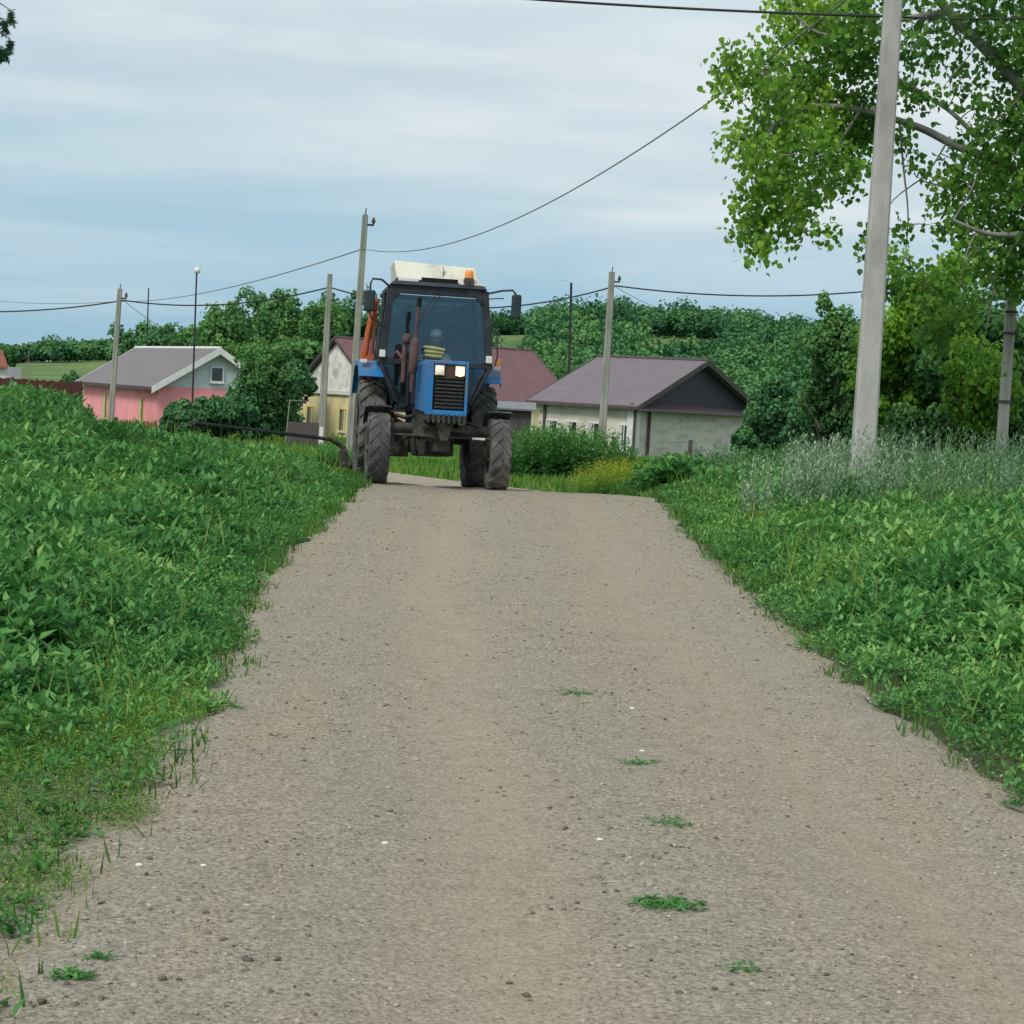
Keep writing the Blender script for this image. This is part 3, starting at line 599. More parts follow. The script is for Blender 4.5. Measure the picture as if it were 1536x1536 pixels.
# dead grey bush
def dead(px, py, d, h, spread, label, n=34, seed=1, up=False):
    random.seed(seed); b = at(px, py, d); b.z = gz1(b.x, d); root = empty('dead_bush', b, label, 'dead bush'); mb = MB()
    for k in range(n):
        a = random.uniform(0,6.28); s = random.uniform(.1,1)*spread; e = b + Vector((math.cos(a)*s, math.sin(a)*s, h*random.uniform(.6,1)))
        p = limb(mb, b, e, .016, .006, .12, 5)
        for q in range(4):
            m_ = p[random.randint(2,4)]; limb(mb, m_, m_ + (e-b).normalized()*h*.25 + Vector((random.uniform(-.3,.3), random.uniform(-.3,.3), random.uniform(0,.3)))*h*.4, .008, .003, .1, 4, 3)
    mb.build('branches', M['greytwig'], root)
dead(1285, 690, 56, 3.3, 1.5, 'grey leafless bush left of the big utility pole', 42, 3)
dead(1250, 690, 60, 5.6, .5, 'thin bare twigs rising above the trees left of the big pole', 9, 5)
dead(33, 600, 140, 4.2, .7, 'thin bare sapling beside the conifers on the far left', 6, 8)

# large poplar on the right, its trunk outside the frame
def poplar():
    random.seed(4); r = np.random.default_rng(5); D = 29.5
    base = at(1700, 700, D); base.z = gz1(base.x, D) - .1
    root = empty('poplar_tree', base, 'large leafy poplar reaching in from the upper right behind the big pole', 'tree')
    mb = MB()
    def pl(pts, r0, r1):
        P_ = [at(p[0], p[1], D + p[2]) for p in pts]; n = len(P_)
        Q = []
        for i in range(n-1):
            p0,p1,p2,p3 = P_[max(i-1,0)],P_[i],P_[i+1],P_[min(i+2,n-1)]
            for t in (0,.25,.5,.75): Q.append(.5*((2*p1)+(p2-p0)*t+(2*p0-5*p1+4*p2-p3)*t*t+(3*p1-p0-3*p2+p3)*t**3))
        P_ = Q + [P_[-1]]; n = len(P_); mb.tube(P_, [r0+(r1-r0)*i/(n-1) for i in range(n)], 9); return P_
    mb.tube([base, at(1690,450,D), at(1675,250,D), at(1665,60,D), at(1640,-200,D)], [.3,.26,.22,.17,.08], 12)
    limbs = []
    limbs += pl([(1672,330,0),(1600,220,-.2),(1536,135,-.4),(1470,65,-.5),(1425,20,-.6),(1360,-60,-.6),(1290,-140,-.5)], .12, .04)
    limbs += pl([(1672,380,0),(1590,300,.2),(1500,245,.4),(1433,218,.5),(1390,196,.5),(1349,181,.4),(1290,165,.3),(1220,160,.1),(1160,190,0),(1135,250,-.1),(1140,330,-.2)], .085, .016)
    limbs += pl([(1500,245,.4),(1440,180,.8),(1400,150,1.0),(1330,110,1.0),(1250,90,.8),(1170,100,.5),(1110,110,.3)], .04, .01)
    limbs += pl([(1420,18,-.6),(1350,30,-.3),(1290,50,0),(1230,50,.2),(1190,20,.3)], .05, .012)
    limbs += pl([(1660,250,0),(1600,330,-.4),(1540,350,-.7),(1480,350,-.9),(1430,330,-1)], .07, .02)
    limbs += pl([(1349,181,.4),(1355,250,.3),(1362,320,.2),(1358,385,.2)], .02, .008)
    limbs += pl([(1290,165,.3),(1250,230,.2),(1215,300,.1),(1200,350,0)], .022, .007)
    limbs += pl([(1425,205,.5),(1390,260,.4),(1340,300,.3),(1310,350,.2)], .016, .006)
    limbs += pl([(1536,135,-.4),(1545,60,0),(1520,-30,.2)], .05, .02)
    cl = [(1100,100,32),(1145,105,40),(1190,115,38),(1095,135,18),(1165,150,32),(1185,20,34),(1215,50,38),(1245,20,40),(1290,20,45),(1260,80,42),(1300,80,40),(1170,45,22),
          (1115,205,34),(1160,195,42),(1210,180,45),(1255,160,40),(1295,150,36),(1130,240,34),(1175,240,42),(1225,230,42),(1270,215,38),(1300,200,30),(1130,290,32),(1170,285,36),(1125,340,28),(1160,330,34),(1145,375,20),(1190,330,24),(1215,290,24),(1240,353,16),(1250,270,26),(1280,265,24),(1232,120,40),
          (1385,30,34),(1400,85,30),(1370,70,28),(1365,130,26),(1440,45,30),(1470,20,36),(1520,30,40),(1500,90,30),(1540,90,40),(1440,120,26),(1470,160,24),(1400,150,22),(1355,205,22),(1370,245,20),(1520,160,36),(1480,190,34),(1530,210,44),(1440,240,24),(1470,230,30),
          (1500,270,42),(1450,280,32),(1420,285,26),(1540,300,48),(1480,320,42),(1440,330,30),(1510,360,44),(1470,380,32),(1540,390,44),(1500,410,34),(1410,340,14),(1355,340,10),(1300,372,16),(1330,350,9),(1450,-30,60),(1300,-40,60),(1380,-50,50),(1200,-40,50),(1540,-40,60),
          (1440,470,36),(1465,540,30),(1400,500,30),(1395,430,34),(1350,425,28),(1440,425,30),(1600,60,70),(1600,180,70),(1620,300,70),(1600,400,60)]
    Vs = []; T = []
    for (cx, cy, cr) in cl:
        dz = random.uniform(-1.1, 1.3); c = at(cx, cy, D+dz); rad = cr/F*(D+dz)
        near = sorted(limbs, key=lambda q: (q-c).length)[:2]
        limb(mb, near[0], c, .013, .004, .12, 5, 4)
        sparse = .55 if (1340 < cx < 1500 and cy < 260) else 1.0
        nl = int(320*sparse*(cr/40)**1.8)+8
        tw = norm(r.normal(size=(nl//7+2,3)))*(r.random(nl//7+2)**.45)[:,None]
        for q in range(0, len(tw), 2): limb(mb, c, c+Vector(tw[q])*rad, .006, .002, .1, 4, 2)
        i = r.integers(0, len(tw), nl); pts = tw[i]*rad*1.1 + r.normal(0,.11,(nl,3)) + np.array(c)
        dd = r.normal(size=(nl,3))*.7 + np.array([0,0,-.7]); nn = r.normal(size=(nl,3)) + np.array([0,0,.5]); L = r.uniform(.065,.12,nl)
        Vs.append(leaves6(pts, dd, nn, L, L*.95)); 
        yy = .25*(cx < 1260)  # left clumps tinted lighter and yellower, painting the crown's lit side
        if 1390 < cx < 1545 and cy > 250: yy += .1
        T.append(.36 + yy + .25*random.random() + .12*tw[i][:,2] + r.normal(0,.13,nl))
    tr = mb.build('trunk', M['palebark'], root)
    V = np.concatenate(Vs) - np.array(base); quad_mesh('crown', V, np.concatenate(T), TL['pop'], parent=root)
poplar()
# conifer whose drooping branch tips show at the top left
def spruce():
    random.seed(9); r = np.random.default_rng(9); D = 21; base = at(-190, 700, D); base.z = gz1(base.x, D)
    root = empty('spruce_tree', base, 'dark drooping conifer branch tips at the top left corner', 'tree'); mb = MB()
    top = base + Vector((0,0,9.5)); mb.tube([base, base.lerp(top,.5), top], [.2,.14,.03], 10); Vs = []
    tips = [(16,60,.0),(9,74,.1),(2,72,-.2),(17,16,.1),(6,30,.3),(-10,60,.2),(-6,20,0)]
    ends = [at(a,b,D+c) for a,b,c in tips]
    for k in range(70):
        t = random.uniform(.2,.97); p = base.lerp(top, t); a = random.uniform(2.0, 5.6); L = 1.6*(1-t)+.25; ends.append(p + Vector((math.cos(a)*L, math.sin(a)*L, -.25*L)))
    for j, e in enumerate(ends):
        s = Vector((base.x, base.y, e.z + (.55 if j < 7 else .3))); p = limb(mb, s, e, .02, .005, .06, 5, 6)
        for q in range(2 if j < 7 else 1, 7):
            for w_ in range(3):
                c = p[q if q < 7 else 6]; m = 60; tt = r.random(m)
                dl = Vector((random.uniform(-.1,.1), random.uniform(-.1,.1), -random.uniform(.1,.3)))*(1 if q < 5 else .55)
                pts = np.array(c) + tt[:,None]*np.array(dl); dd = r.normal(size=(m,3))*.6 + np.array([0,0,-.8]); Vs.append(leaves(pts, dd, r.normal(size=(m,3)), np.full(m,.06), np.full(m,.012)))
    mb.build('trunk', M['bark'], root); V = np.concatenate(Vs)-np.array(base); quad_mesh('crown', V, r.random(len(V))*.5, TL['dark'], parent=root)
spruce()

# ------------------------------------------------------------------ houses
def unit(deg): return Vector((math.cos(R(deg)), math.sin(R(deg)), 0))
def solve(o, dirv, px):      # length along dirv from o until it projects at column px
    lo, hi = 0, 40
    s0 = proj(o)[0]; sg = 1 if px > s0 else -1
    for _ in range(50):
        m = (lo+hi)/2
        if (proj(o + dirv*m)[0] - px)*sg < 0: lo = m
        else: hi = m
    return (lo+hi)/2
def house_frame(pN, dN, along, pxA, pxB):
    N = at(pN[0], pN[1], dN); a = unit(along[0]); b = unit(along[1]); return N, a, b, solve(N, a, pxA), solve(N, b, pxB)
def window(root, wall_pt, along, normal, w, h, z0, fmat, mullion=True, curtain=True):
    """window centred at wall_pt along 'along', sticking out along normal"""
    mb = MB(); t = .07; o = Vector((wall_pt.x, wall_pt.y, z0))
    mb.obox(o, along, normal, -w/2-t, w/2+t, -.02, .05, -t, 0); mb.obox(o, along, normal, -w/2-t, w/2+t, -.02, .05, h, h+t)
    mb.obox(o, along, normal, -w/2-t, -w/2, -.02, .048, 0, h); mb.obox(o, along, normal, w/2, w/2+t, -.02, .048, 0, h)
    if mullion: mb.obox(o, along, normal, -.025, .025, -.02, .045, 0, h)
    wn = mb.build('window', fmat, root)
    sub(wn, MB().obox(o, along, normal, -w/2, w/2, .002, .02, 0, h), 'pane', M['pane'])
    sub(wn, MB().obox(o, along, normal, -w/2-t-.05, w/2+t+.05, -.02, .12, -t-.06, -t-.002), 'sill', M['trimwhite'])
    if curtain: sub(wn, MB().obox(o, along, normal, -w/2, -w*.18, .021, .026, .0, h), 'curtain', M['curtain'])
    return wn
def gabled_house(name, label, N, a, b, La, Wb, rise, wallm, gablem, roofm, trimm, ov=.4, thick=.09, barge=.2, hip=0.0, gov=.45):
    """N: near roof-eave corner; a along the eave, b along the gable, both pointing away."""
    zg = min(gz1(N.x, N.y), gz1((N+a*La).x,(N+a*La).y), gz1((N+b*Wb).x,(N+b*Wb).y)) - .3
    root = empty(name, (N.x, N.y, zg), label, 'house'); ze = N.z
    up = Vector((0,0,1)); O = Vector((N.x, N.y, 0))
    sl = rise/(Wb/2)
    w = MB(); zt = ze + ov*sl - .06      # wall top at the wall line
    w.obox(O, a, b, gov, La-gov, ov, Wb-ov, zg-.2, zt-.02); wall = w.build('wall', wallm, root)
    gm = MB(); half = Wb/2
    for s0 in (gov-.004, La-gov-.1):
        poly = [O + a*s0 + b*(ov+.02) + up*(zt-.03), O + a*s0 + b*(Wb-ov-.02) + up*(zt-.03), O + a*s0 + b*half + up*(ze+rise-.1)]
        MB().prism(poly, a*.104).build('gable', gablem, root)
    r = MB()
    for sgn in (0, 1):
        e0 = O + b*(0 if sgn == 0 else Wb) + up*ze; rd = O + b*half + up*(ze+rise)
        hp = hip if True else 0
        poly = [e0, rd, rd + a*(La-hp), e0 + a*La]
        r.prism(poly, up*thick)
    if hip: r.prism([O + up*ze + a*La, O + b*half + up*(ze+rise) + a*(La-hip), O + b*Wb + up*ze + a*La], up*thick)
    roof = r.build('roof', roofm, root)
    rc = MB(); rc.tube([O + b*half + up*(ze+rise+thick) - a*.03, O + b*half + up*(ze+rise+thick) + a*(La-hip+.03)], .09, 6); sub(roof, rc, 'ridge_cap', trimm)
    bb = MB()
    for s0 in ((-.05,) if hip else (-.05, La+.0)):
        for sgn in (0,1):
            e0 = O + b*(-.02 if sgn == 0 else Wb+.02) + up*(ze-.02) + a*s0; rd = O + b*half + up*(ze+rise) + a*s0
            sub(roof, MB().prism([e0 - up*(barge-thick-.02), rd - up*(barge-thick-.02), rd + up*(thick+.03), e0 + up*(thick+.03)], a*.05), 'barge_board', trimm)
    gt = MB(); gt.obox(O, a, b, 0, La, -.06, -.004, ze-.09, ze+.05); sub(roof, gt, 'fascia', M['darktrim'])
    return dict(root=root, O=O, a=a, b=b, La=La, Wb=Wb, ze=ze, zt=zt, zg=zg, ov=ov, gov=gov, half=half, wall=wall, roof=roof)
def wallpt(H, side, t, off=0):    # a point on the near long wall (side 'a') or near gable wall ('b') at distance t from N
    if side == 'a': return H['O'] + H['a']*t + H['b']*(H['ov']-off)
    return H['O'] + H['b']*t + H['a']*(H['gov']-off)

# pink house
N, a, b, La, Wb = house_frame((228,583), 98, (115, 22), 113, 425)
rise = 61/F*103
HA = gabled_house('pink_house', 'pink plastered house with grey tiled roof and white gable boards on the left', N, a, b, La, Wb, rise, M['pink'], M['siding'], M['roofgrey'], M['trimwhite'], barge=.32)
window(HA['root'], wallpt(HA,'a',HA['La']*.2), -a, -b, .8, 1.2, HA['ze']-1.75, M['yellowtrim'])
window(HA['root'], wallpt(HA,'a',HA['La']*.66), -a, -b, .8, 1.2, HA['ze']-1.75, M['yellowtrim'])
window(HA['root'], wallpt(HA,'b',Wb*.5)+a*-.06, b, -a, .55, .65, HA['ze']+.55, M['trimwhite'], False, False)
# pale brick house with the violet grey roof
N, a, b, La, Wb = house_frame((957,612), 92, (140, 50), 790, 1150)
HB = gabled_house('brick_house', 'long pale brick house with violet grey roof and dark gable', N, a, b, La, Wb, 73/F*97, M['brickwhite'], M['darkgable'], M['roofgrey2'], M['darktrim'], barge=.24, hip=0, gov=.5)
B = HB
for t in (.15, .42, .62, .8): window(B['root'], wallpt(B,'a',La*t), -a, -b, .62, 1.15, B['ze']-2.0, M['trimwhite'], True)
sk = MB(); sk.prism([wallpt(B,'b',.1,0)+Vector((0,0,B['ze']+.18)), wallpt(B,'b',.1,.62)+Vector((0,0,B['ze']-.14)), wallpt(B,'b',Wb-.1,.62)+Vector((0,0,B['ze']-.14)), wallpt(B,'b',Wb-.1,0)+Vector((0,0,B['ze']+.18))], (0,0,.05)); sk.build('pent_roof', M['gate'], B['root'])
for pt in (wallpt(B,'a',.35,.12), wallpt(B,'b',1.5,.1), wallpt(B,'a',La-.9,.1)): MB().tube([Vector((pt.x,pt.y,B['ze']-.05)), Vector((pt.x,pt.y,B['zg']))], .07, 8).build('drainpipe', M['darktrim'], B['root'])
cp = MB(); cp.obox(B['O'], a, b, B['gov']-.12, B['gov']+.3, B['ov']-.1, B['ov']+.35, B['zg'], B['zt']-.03); cp.build('corner_pilaster', M['trimwhite'], B['root'])
# yellow house with the maroon roof behind the tractor
N, a, b, La, Wb = house_frame((562,592), 108, (22, 120), 868, 438)
HD = gabled_house('yellow_house', 'yellow house with weathered white gable and long maroon roof behind the tractor', N, a, b, La, Wb, 83/F*108, M['yellow'], M['gable'], M['roofmaroon'], M['darktrim'], barge=.16, gov=.25, ov=.3)
D_ = HD
bd = MB(); bd.obox(D_['O'], b, -a, .2, Wb-.2, -D_['gov']-.02, -D_['gov']+.14, D_['ze']-.12, D_['ze']+.1); bd.build('cornice', M['trimwhite'], D_['root'])
window(D_['root'], wallpt(D_,'b',Wb*.8,0), b, -a, .75, 1.15, D_['ze']-2.1, M['yellowtrim'], True)
window(D_['root'], wallpt(D_,'b',Wb*.40,0), b, -a, .75, 1.15, D_['ze']-2.1, M['yellowtrim'], True)
window(D_['root'], wallpt(D_,'b',Wb*.92,0), b, -a, .3, .35, D_['ze']-.9, M['darktrim'], False, False)
for t in (.55,.75): window(D_['root'], wallpt(D_,'a',La*t), -a, -b, .8, 1.1, D_['ze']-1.9, M['trimwhite'])

# small shed between the maroon and grey roofs
c = at(772, 612, 88); sh = empty('shed', (c.x, 88, gz1(c.x,88)), 'low grey shed seen between the tractor wheel and the pale house', 'shed')
MB().box(c.x-.9, c.x+.75, 88, 90, gz1(c.x,88)-.2, c.z-.08).build('wall', M['darktrim'], sh); MB().prism([(c.x-1.1,87.7,c.z-.1),(c.x+.95,87.7,c.z-.1),(c.x+.95,90.3,c.z+.2),(c.x-1.1,90.3,c.z+.2)], (0,0,.08)).build('roof', M['steelroof'], sh)
# red roofed hut at the far left edge
c = at(-14, 552, 92); hz = gz1(c.x, 92); hh = empty('hut', (c.x, 92, hz), 'white walled hut cut by the left edge above the weeds', 'hut')
MB().box(c.x-1.6, c.x+.78, 92, 94.5, hz, c.z+.1).build('wall', M['trimwhite'], hh); MB().prism([(c.x-1.9,91.7,c.z+.05),(c.x+.86,91.7,c.z+.05),(c.x+.2,93,c.z+.8),(c.x-1.9,93,c.z+.8)], (0,.05,.1)).build('roof', M['picket'], hh)

# ------------------------------------------------------------------ fences, gate
def fence_run(name, label, p0, p1, h, n, material, board=True, gap=.0, pm=None, zt=None):
    root = empty(name, p0, label, 'fence'); d = (p1-p0); L = d.length; a = Vector((d.x,d.y,0)).normalized(); nrm = Vector((-a.y,a.x,0)); mb = MB()
    w = L/n
    for i in range(n):
        q = p0 + a*(i*w); z = gz1(q.x, q.y) if zt is None else zt; jig = random.uniform(-.03,.03)
        mb.obox(Vector((q.x,q.y,0)), a, nrm, gap/2, w-gap/2, -.012, .012, z+.02, z+h+jig)
    mb.build('boards', material, root); pm = pm or material; r2 = MB()
    k = max(2, int(L/2.5))
    for i in range(k+1):
        q = p0 + a*(L*i/k); z = gz1(q.x,q.y) if zt is None else zt; ps = MB().obox(Vector((q.x,q.y,0)), a, nrm, -.04, .04, .015, .09, z-.1, z+h+.08); ps.build('post', pm, root)
    return root
p0 = at(232,640,92); p1 = at(118,640,94)
fence_run('picket_fence', 'red brown picket fence before the pink house', Vector((p1.x,p1.y,0)), Vector((p0.x,p0.y,0)), .62, 26, M['picket'], gap=.07)
# rusty sheet fence: brighter at left, dull at right
q0 = at(-60,600,86); q1 = at(122,600,100)
fence_run('sheet_fence', 'rusty red sheet fence left of the pink house', Vector((q0.x,q0.y,0)), Vector((q1.x,q1.y,0)), 2.25, 30, M['rustfence'], gap=.004)
# gate panel before the yellow house
g0 = at(430,660,80); g1 = at(477,664,80); zg_ = gz1(g0.x, 80); gt = empty('metal_gate', (g0.x,80,zg_), 'dark brown sheet gate in a tall pipe frame before the yellow house', 'gate')
tz = at(430,632,80).z; fz = at(430,600,80).z
MB().box(g0.x, g1.x, 80, 80.04, zg_-.2, tz).build('gate_panel', M['gate'], gt)
fr = MB(); fr.tube([(g0.x-.05,80,zg_),(g0.x+.05,80,fz),(g1.x+.08,80,fz-.02),(g1.x+.04,80,zg_)], .03, 6); fr.build('pipe_frame', M['concrete2'], gt)
w0 = MB(); w0.box(g1.x+.05,g1.x+.2,79.8,79.95,zg_,at(476,640,80).z); w0.build('post', M['trimwhite'], gt)
# grey post and rail by the pale house side
g0 = at(1035,683,70); o = empty('fence_post', (g0.x,70,gz1(g0.x,70)), 'short dark post before the pale house side wall', 'post'); MB().box(g0.x-.07,g0.x+.07,70,70.14,gz1(g0.x,70)-.1,at(1035,660,70).z).build('post', M['darktrim'], o)
MB().tube([Vector((g0.x,70.07,at(1035,664,70).z)), at(975,663,70.5)], .012, 5).build('rail', M['wire2'], o)
g0 = at(921,670,68); o = MB().box(-.08,.08,-.07,.07,-.3,1.1).build('fence_post', M['darktrim'], loc=Vector((g0.x,68,at(921,655,68).z-1.1))); tag(o,'short dark post under the pale house window beside the nettles','post')

# ------------------------------------------------------------------ utility poles and wires
def pole(label, pb, pt, d, wb, wt, material, group, insul=True, zbase=None, hidden=False, thick=.8, groove=True):
    B_ = at(pb[0], pb[1], d); T = at(pt[0], pt[1], d); zg = gz1(B_.x, d)
    dirv = (T-B_).normalized(); base = B_ + dirv*((zg-.3-B_.z)/dirv.z)
    root = empty('utility_pole', (base.x, base.y, zg), label, 'utility pole', group)
    mb = MB(); u = Vector((1,0,0)); v = Vector((0,1,0)); vs = []
    for p, w in ((base, wb), (T, wt)):
        hw = w/2; th = w*thick/2; ch = w*.1
        prof = [(-hw+ch,-th),(-ch*1.2,-th),(-ch*.8,-th+ch*.7),(ch*.8,-th+ch*.7),(ch*1.2,-th),(hw-ch,-th),(hw,-th+ch),(hw,th-ch),(hw-ch,th),(-hw+ch,th),(-hw,th-ch),(-hw,-th+ch)] if groove else [(-hw+ch,-th),(hw-ch,-th),(hw,-th+ch),(hw,th-ch),(hw-ch,th),(-hw+ch,th),(-hw,th-ch),(-hw,-th+ch)]
        vs += [p + u*x_ + v*y_ for x_, y_ in prof]
    n = len(vs)//2
    mb.add(vs, [(i,(i+1)%n,(i+1)%n+n,i+n) for i in range(n)] + [tuple(range(n-1,-1,-1)), tuple(range(n,2*n))]); mb.build('shaft', material, root)
    if insul:
        q = T - dirv*.35*(d/90+.2)
        br = MB().tube([q+u*wt*.4, q+u*(wt*.5+.22)], .035, 6).tube([q+u*(wt*.5+.2), q+u*(wt*.5+.2)+Vector((0,0,.16))], .03, 6); k = br.build('bracket', M['wire'], root)
        sub(k, MB().lathe([(.0,.0),(.06,.02),(.07,.1),(.04,.16),(.045,.2),(0,.22)], 'z', q+u*(wt*.5+.2)+Vector((0,0,.05)), 10), 'insulator', M['ceramic'])
        MB().tube([T+Vector((0,0,-.05)), T+Vector((.02,0,.22))], .02, 5).build('pin', M['wire'], root)
    return root, T, dirv
gp = 'concrete utility poles'
pole('large pale concrete pole close on the right, running out of the frame top', (1294,690), (1346,-90), 25, .30, .205, M['concrete'], gp, insul=False, groove=False)
rt, T2, d2 = pole('tall grooved concrete pole directly left of the tractor cab', (522,700), (548,322), 68, .25, .19, M['concrete2'], gp)
rt, T3, d3 = pole('grey pole before the yellow house gable', (481,672), (495,411), 84, .34, .2, M['concrete2'], gp, insul=False)
rt, T4, d4 = pole('leftmost grey pole standing before the pink house', (166,632), (180,433), 88, .26, .19, M['concrete2'], gp)
rt, T5, d5 = pole('concrete pole before the pale brick house', (903,655), (918,408), 82, .34, .24, M['concrete2'], gp)
rt, T6, d6 = pole('thin whitish pole with dark bands at the right edge among the trees', (1502,672), (1518,440), 30.5, .165, .14, M['concrete'], gp, insul=False)
for py in (468, 500, 602):
    c = at(1502+(672-py)*.069, py, 30.5); MB().box(c.x-.09,c.x+.09,30.41,30.59,c.z-.015,c.z+.015).build('band', M['darktrim'], rt)
def wire(label, pts, r, material, sag=0, n=24):
    P0, P1 = pts; P_ = [P0.lerp(P1, i/n) + Vector((0,0,-sag*4*(i/n)*(1-i/n))) for i in range(n+1)]
    o = MB().tube(P_, r, 6).build('power_line', material); o.data.transform(Matrix.Translation(-P0)); o.location = P0
    return tag(o, label, 'wire', 'overhead power lines')
wire('thick black cable crossing the top edge of the sky to the big pole', (at(560,-20,25.4), at(1344,25,25.4)), .016, M['wire'], .05)
wire('thick black cable running right from the big pole through the leaves', (at(1344,25,25.4), at(1700,16,25.4)), .011, M['wire'], .06)
wire('thin long cable sagging from the leaves down to the tall pole left of the cab', (at(1342,-58,25), T2-d2*1.15), .013, M['wire2'], 1.22, 60)
wire('thin cable running left from the tall pole into the distance', (T2-d2*1.15, at(180,452,140)), .02, M['wire2'], .5)
wire('dark cable from the left edge to the leftmost pole', (at(-60,467,88), T4-d4*.5+Vector((.2,0,0))), .03, M['wire'], .18)
wire('dark cable between the leftmost pole and the grey pole', (T4-d4*.5+Vector((.2,0,0)), T3-d3*.55), .03, M['wire'], .45)
wire('dark cable passing behind the tractor cab to the pole before the brick house', (T3-d3*.55, T5-d5*.55+Vector((.2,0,0))), .03, M['wire'], .9)
wire('dark cable running right from the pole before the brick house', (T5-d5*.55+Vector((.2,0,0)), at(1535,400,82)), .03, M['wire'], .75)
wire('thin drop wire sloping down right from the pole before the brick house', (T5-d5*.6+Vector((.2,0,0)), at(1010,470,96)), .012, M['wire2'], .1)
wire('thin drop wire sloping down right from the leftmost pole', (T4-d4*.5+Vector((.2,0,0)), at(256,498,96)), .012, M['wire2'], .1)
wire('faint thin wire above the cable at the left edge', (at(-60,445,95), T4-d4*.55), .011, M['wire2'], .2)
def mast(label, pb, pt, d, r, kind):
    B_ = at(*pb, d); T = at(*pt, d); zg = gz1(B_.x, d); root = empty('antenna_mast', (B_.x, d, zg), label, 'mast')
    B0 = B_ + (T-B_)*((zg-B_.z)/(T.z-B_.z)); MB().tube([B0, T], [r, r*.8], 8).build('pole', M['wire'], root)
    if kind == 'dish':
        MB().lathe([(0,-.06),(.12,-.04),(.17,.04),(.15,.06),(0,.0)], 'y', T+Vector((.02,-.06,.1)), 14).build('dish', M['white'], root)
    if kind == 'aerial':
        m_ = MB(); 
        for k in range(4): m_.tube([T+Vector((-.22,0,-.25-.3*k)), T+Vector((.22,0,-.25-.3*k))], .015, 5)
        m_.build('aerial', M['wire'], root)
    if kind == 'lamp':
        m_ = MB().tube([T+Vector((0,0,-.1)), T+Vector((-.3,0,.12)), at(838,421,d)], .007, 5); am = m_.build('arm', M['wire2'], root)
        sub(am, MB().lathe([(0,.05),(.07,.04),(.13,0),(.1,-.03),(0,-.035)], 'z', at(832,421,d), 12), 'lamp_head', M['white'])
mast('thin mast with a white ball shaped dish rising above the pink house', (290,560), (295,409), 98, .05, 'dish')
mast('thin bare mast rising behind the pink house roof', (220,520), (223,432), 115, .045, 'none')
mast('thin dark post rising behind the maroon and grey roofs with a small lamp arm', (853,575), (857,424), 125, .09, 'lamp')
mast('small aerial on the hill behind the right mirror', (737,500), (738,470), 200, .09, 'aerial')

# ------------------------------------------------------------------ tractor
FZ = gz1(-1.07, 28.5)
TR0 = Vector((-1.067, 28.5, float(base_z(28.5)) + .012))
tr = empty('tractor', TR0, 'blue tractor with dark cab and one lit headlight standing on the road crest', 'tractor', use_org=False)
tr.rotation_euler = (-R(2.3), 0, R(8))
TM = Matrix.Translation(TR0) @ tr.rotation_euler.to_matrix().to_4x4(); TI = TM.inverted()
def loc(px, py, d): return TI @ at(px, py, d)
def part(mb, name, m, bevel=0, parent=tr, **k):
    return mb.build(name, m, parent, bevel=bevel, **k)
def child(p, mb, name, m, bevel=0):
    o = mb.build(name, m, None, bevel=bevel); o.parent = p; return o
def wheel(x, y, Rr, W, rim_r, side, lugs):
    c = (x, y, Rr-.02)
    rim = MB(); s = side
    rim.lathe([(rim_r*.98, -W*.42),(rim_r, -W*.4),(rim_r*.9,-W*.3),(rim_r*.88,W*.1),(rim_r*.55, W*.16*s),(rim_r*.3,W*.18*s),(rim_r*.26,W*.3*s),(0,W*.32*s)], 'x', c, 28)
    wl = part(rim, 'wheel', M['dirtymetal'])
    ty = MB(); h = W/2
    prof = [(rim_r,-h*.8),(rim_r*1.1,-h*.95),((rim_r+Rr)/2,-h*1.02),(Rr*.93,-h*.93),(Rr*.965,-h*.8),(Rr*.975,0),(Rr*.965,h*.8),(Rr*.93,h*.93),((rim_r+Rr)/2,h*1.02),(rim_r*1.1,h*.95),(rim_r,h*.8)]
    ty.lathe(prof, 'x', c, 56)
    for sd in (-1, 1):
        for k in range(lugs):
            a0 = 2*math.pi*(k + (.5 if sd > 0 else 0))/lugs; da = 2*math.pi/lugs
            pts = []
            def P_(xx, ang, r_): return Vector((c[0]+xx, c[1]+math.cos(ang)*r_, c[2]+math.sin(ang)*r_))
            # chevron bar: from the centre line to the shoulder, sweeping back
            n_ = 4; top = []; bot = []
            for q in range(n_+1):
                t = q/n_; xx = sd*(-.04*W + t*h*1.04); ang = a0 + da*.95*t*(1 if True else -1); ro = Rr*(1.0 - .035*max(0,t-.75)*4*.6); ri = Rr*(.95 - .05*max(0,t-.75)*4*.6)
                hw = da*.17
                top += [P_(xx, ang-hw, ro), P_(xx, ang+hw, ro)]; bot += [P_(xx, ang-hw*1.5, ri), P_(xx, ang+hw*1.5, ri)]
            vs = top + bot; m_ = len(top); fs = []
            for q in range(n_):
                i0 = 2*q; fs += [(i0,i0+1,i0+3,i0+2), (i0, i0+2, m_+i0+2, m_+i0), (i0+1, m_+i0+1, m_+i0+3, i0+3)]
            fs += [(0,m_,m_+1,1), (m_-2, m_-1, 2*m_-1, 2*m_-2)]
            ty.add(vs, fs)
    child(wl, ty, 'tyre', M['rubber']); 
    hb = MB().lathe([(rim_r*.24,-.02),(rim_r*.24,.05*s),(rim_r*.12,.08*s),(0,.085*s)], 'x', (c[0]+W*.3*s, c[1], c[2]), 16); child(wl, hb, 'hub', M['dirtymetal'])
    return wl
wheel(-.90, 0, .52, .30, .27, -1, 17); wheel(.82, 0, .52, .30, .27, 1, 17)
wheel(-.86, 2.45, .80, .42, .50, -1, 20); wheel(.83, 2.45, .80, .42, .50, 1, 20)
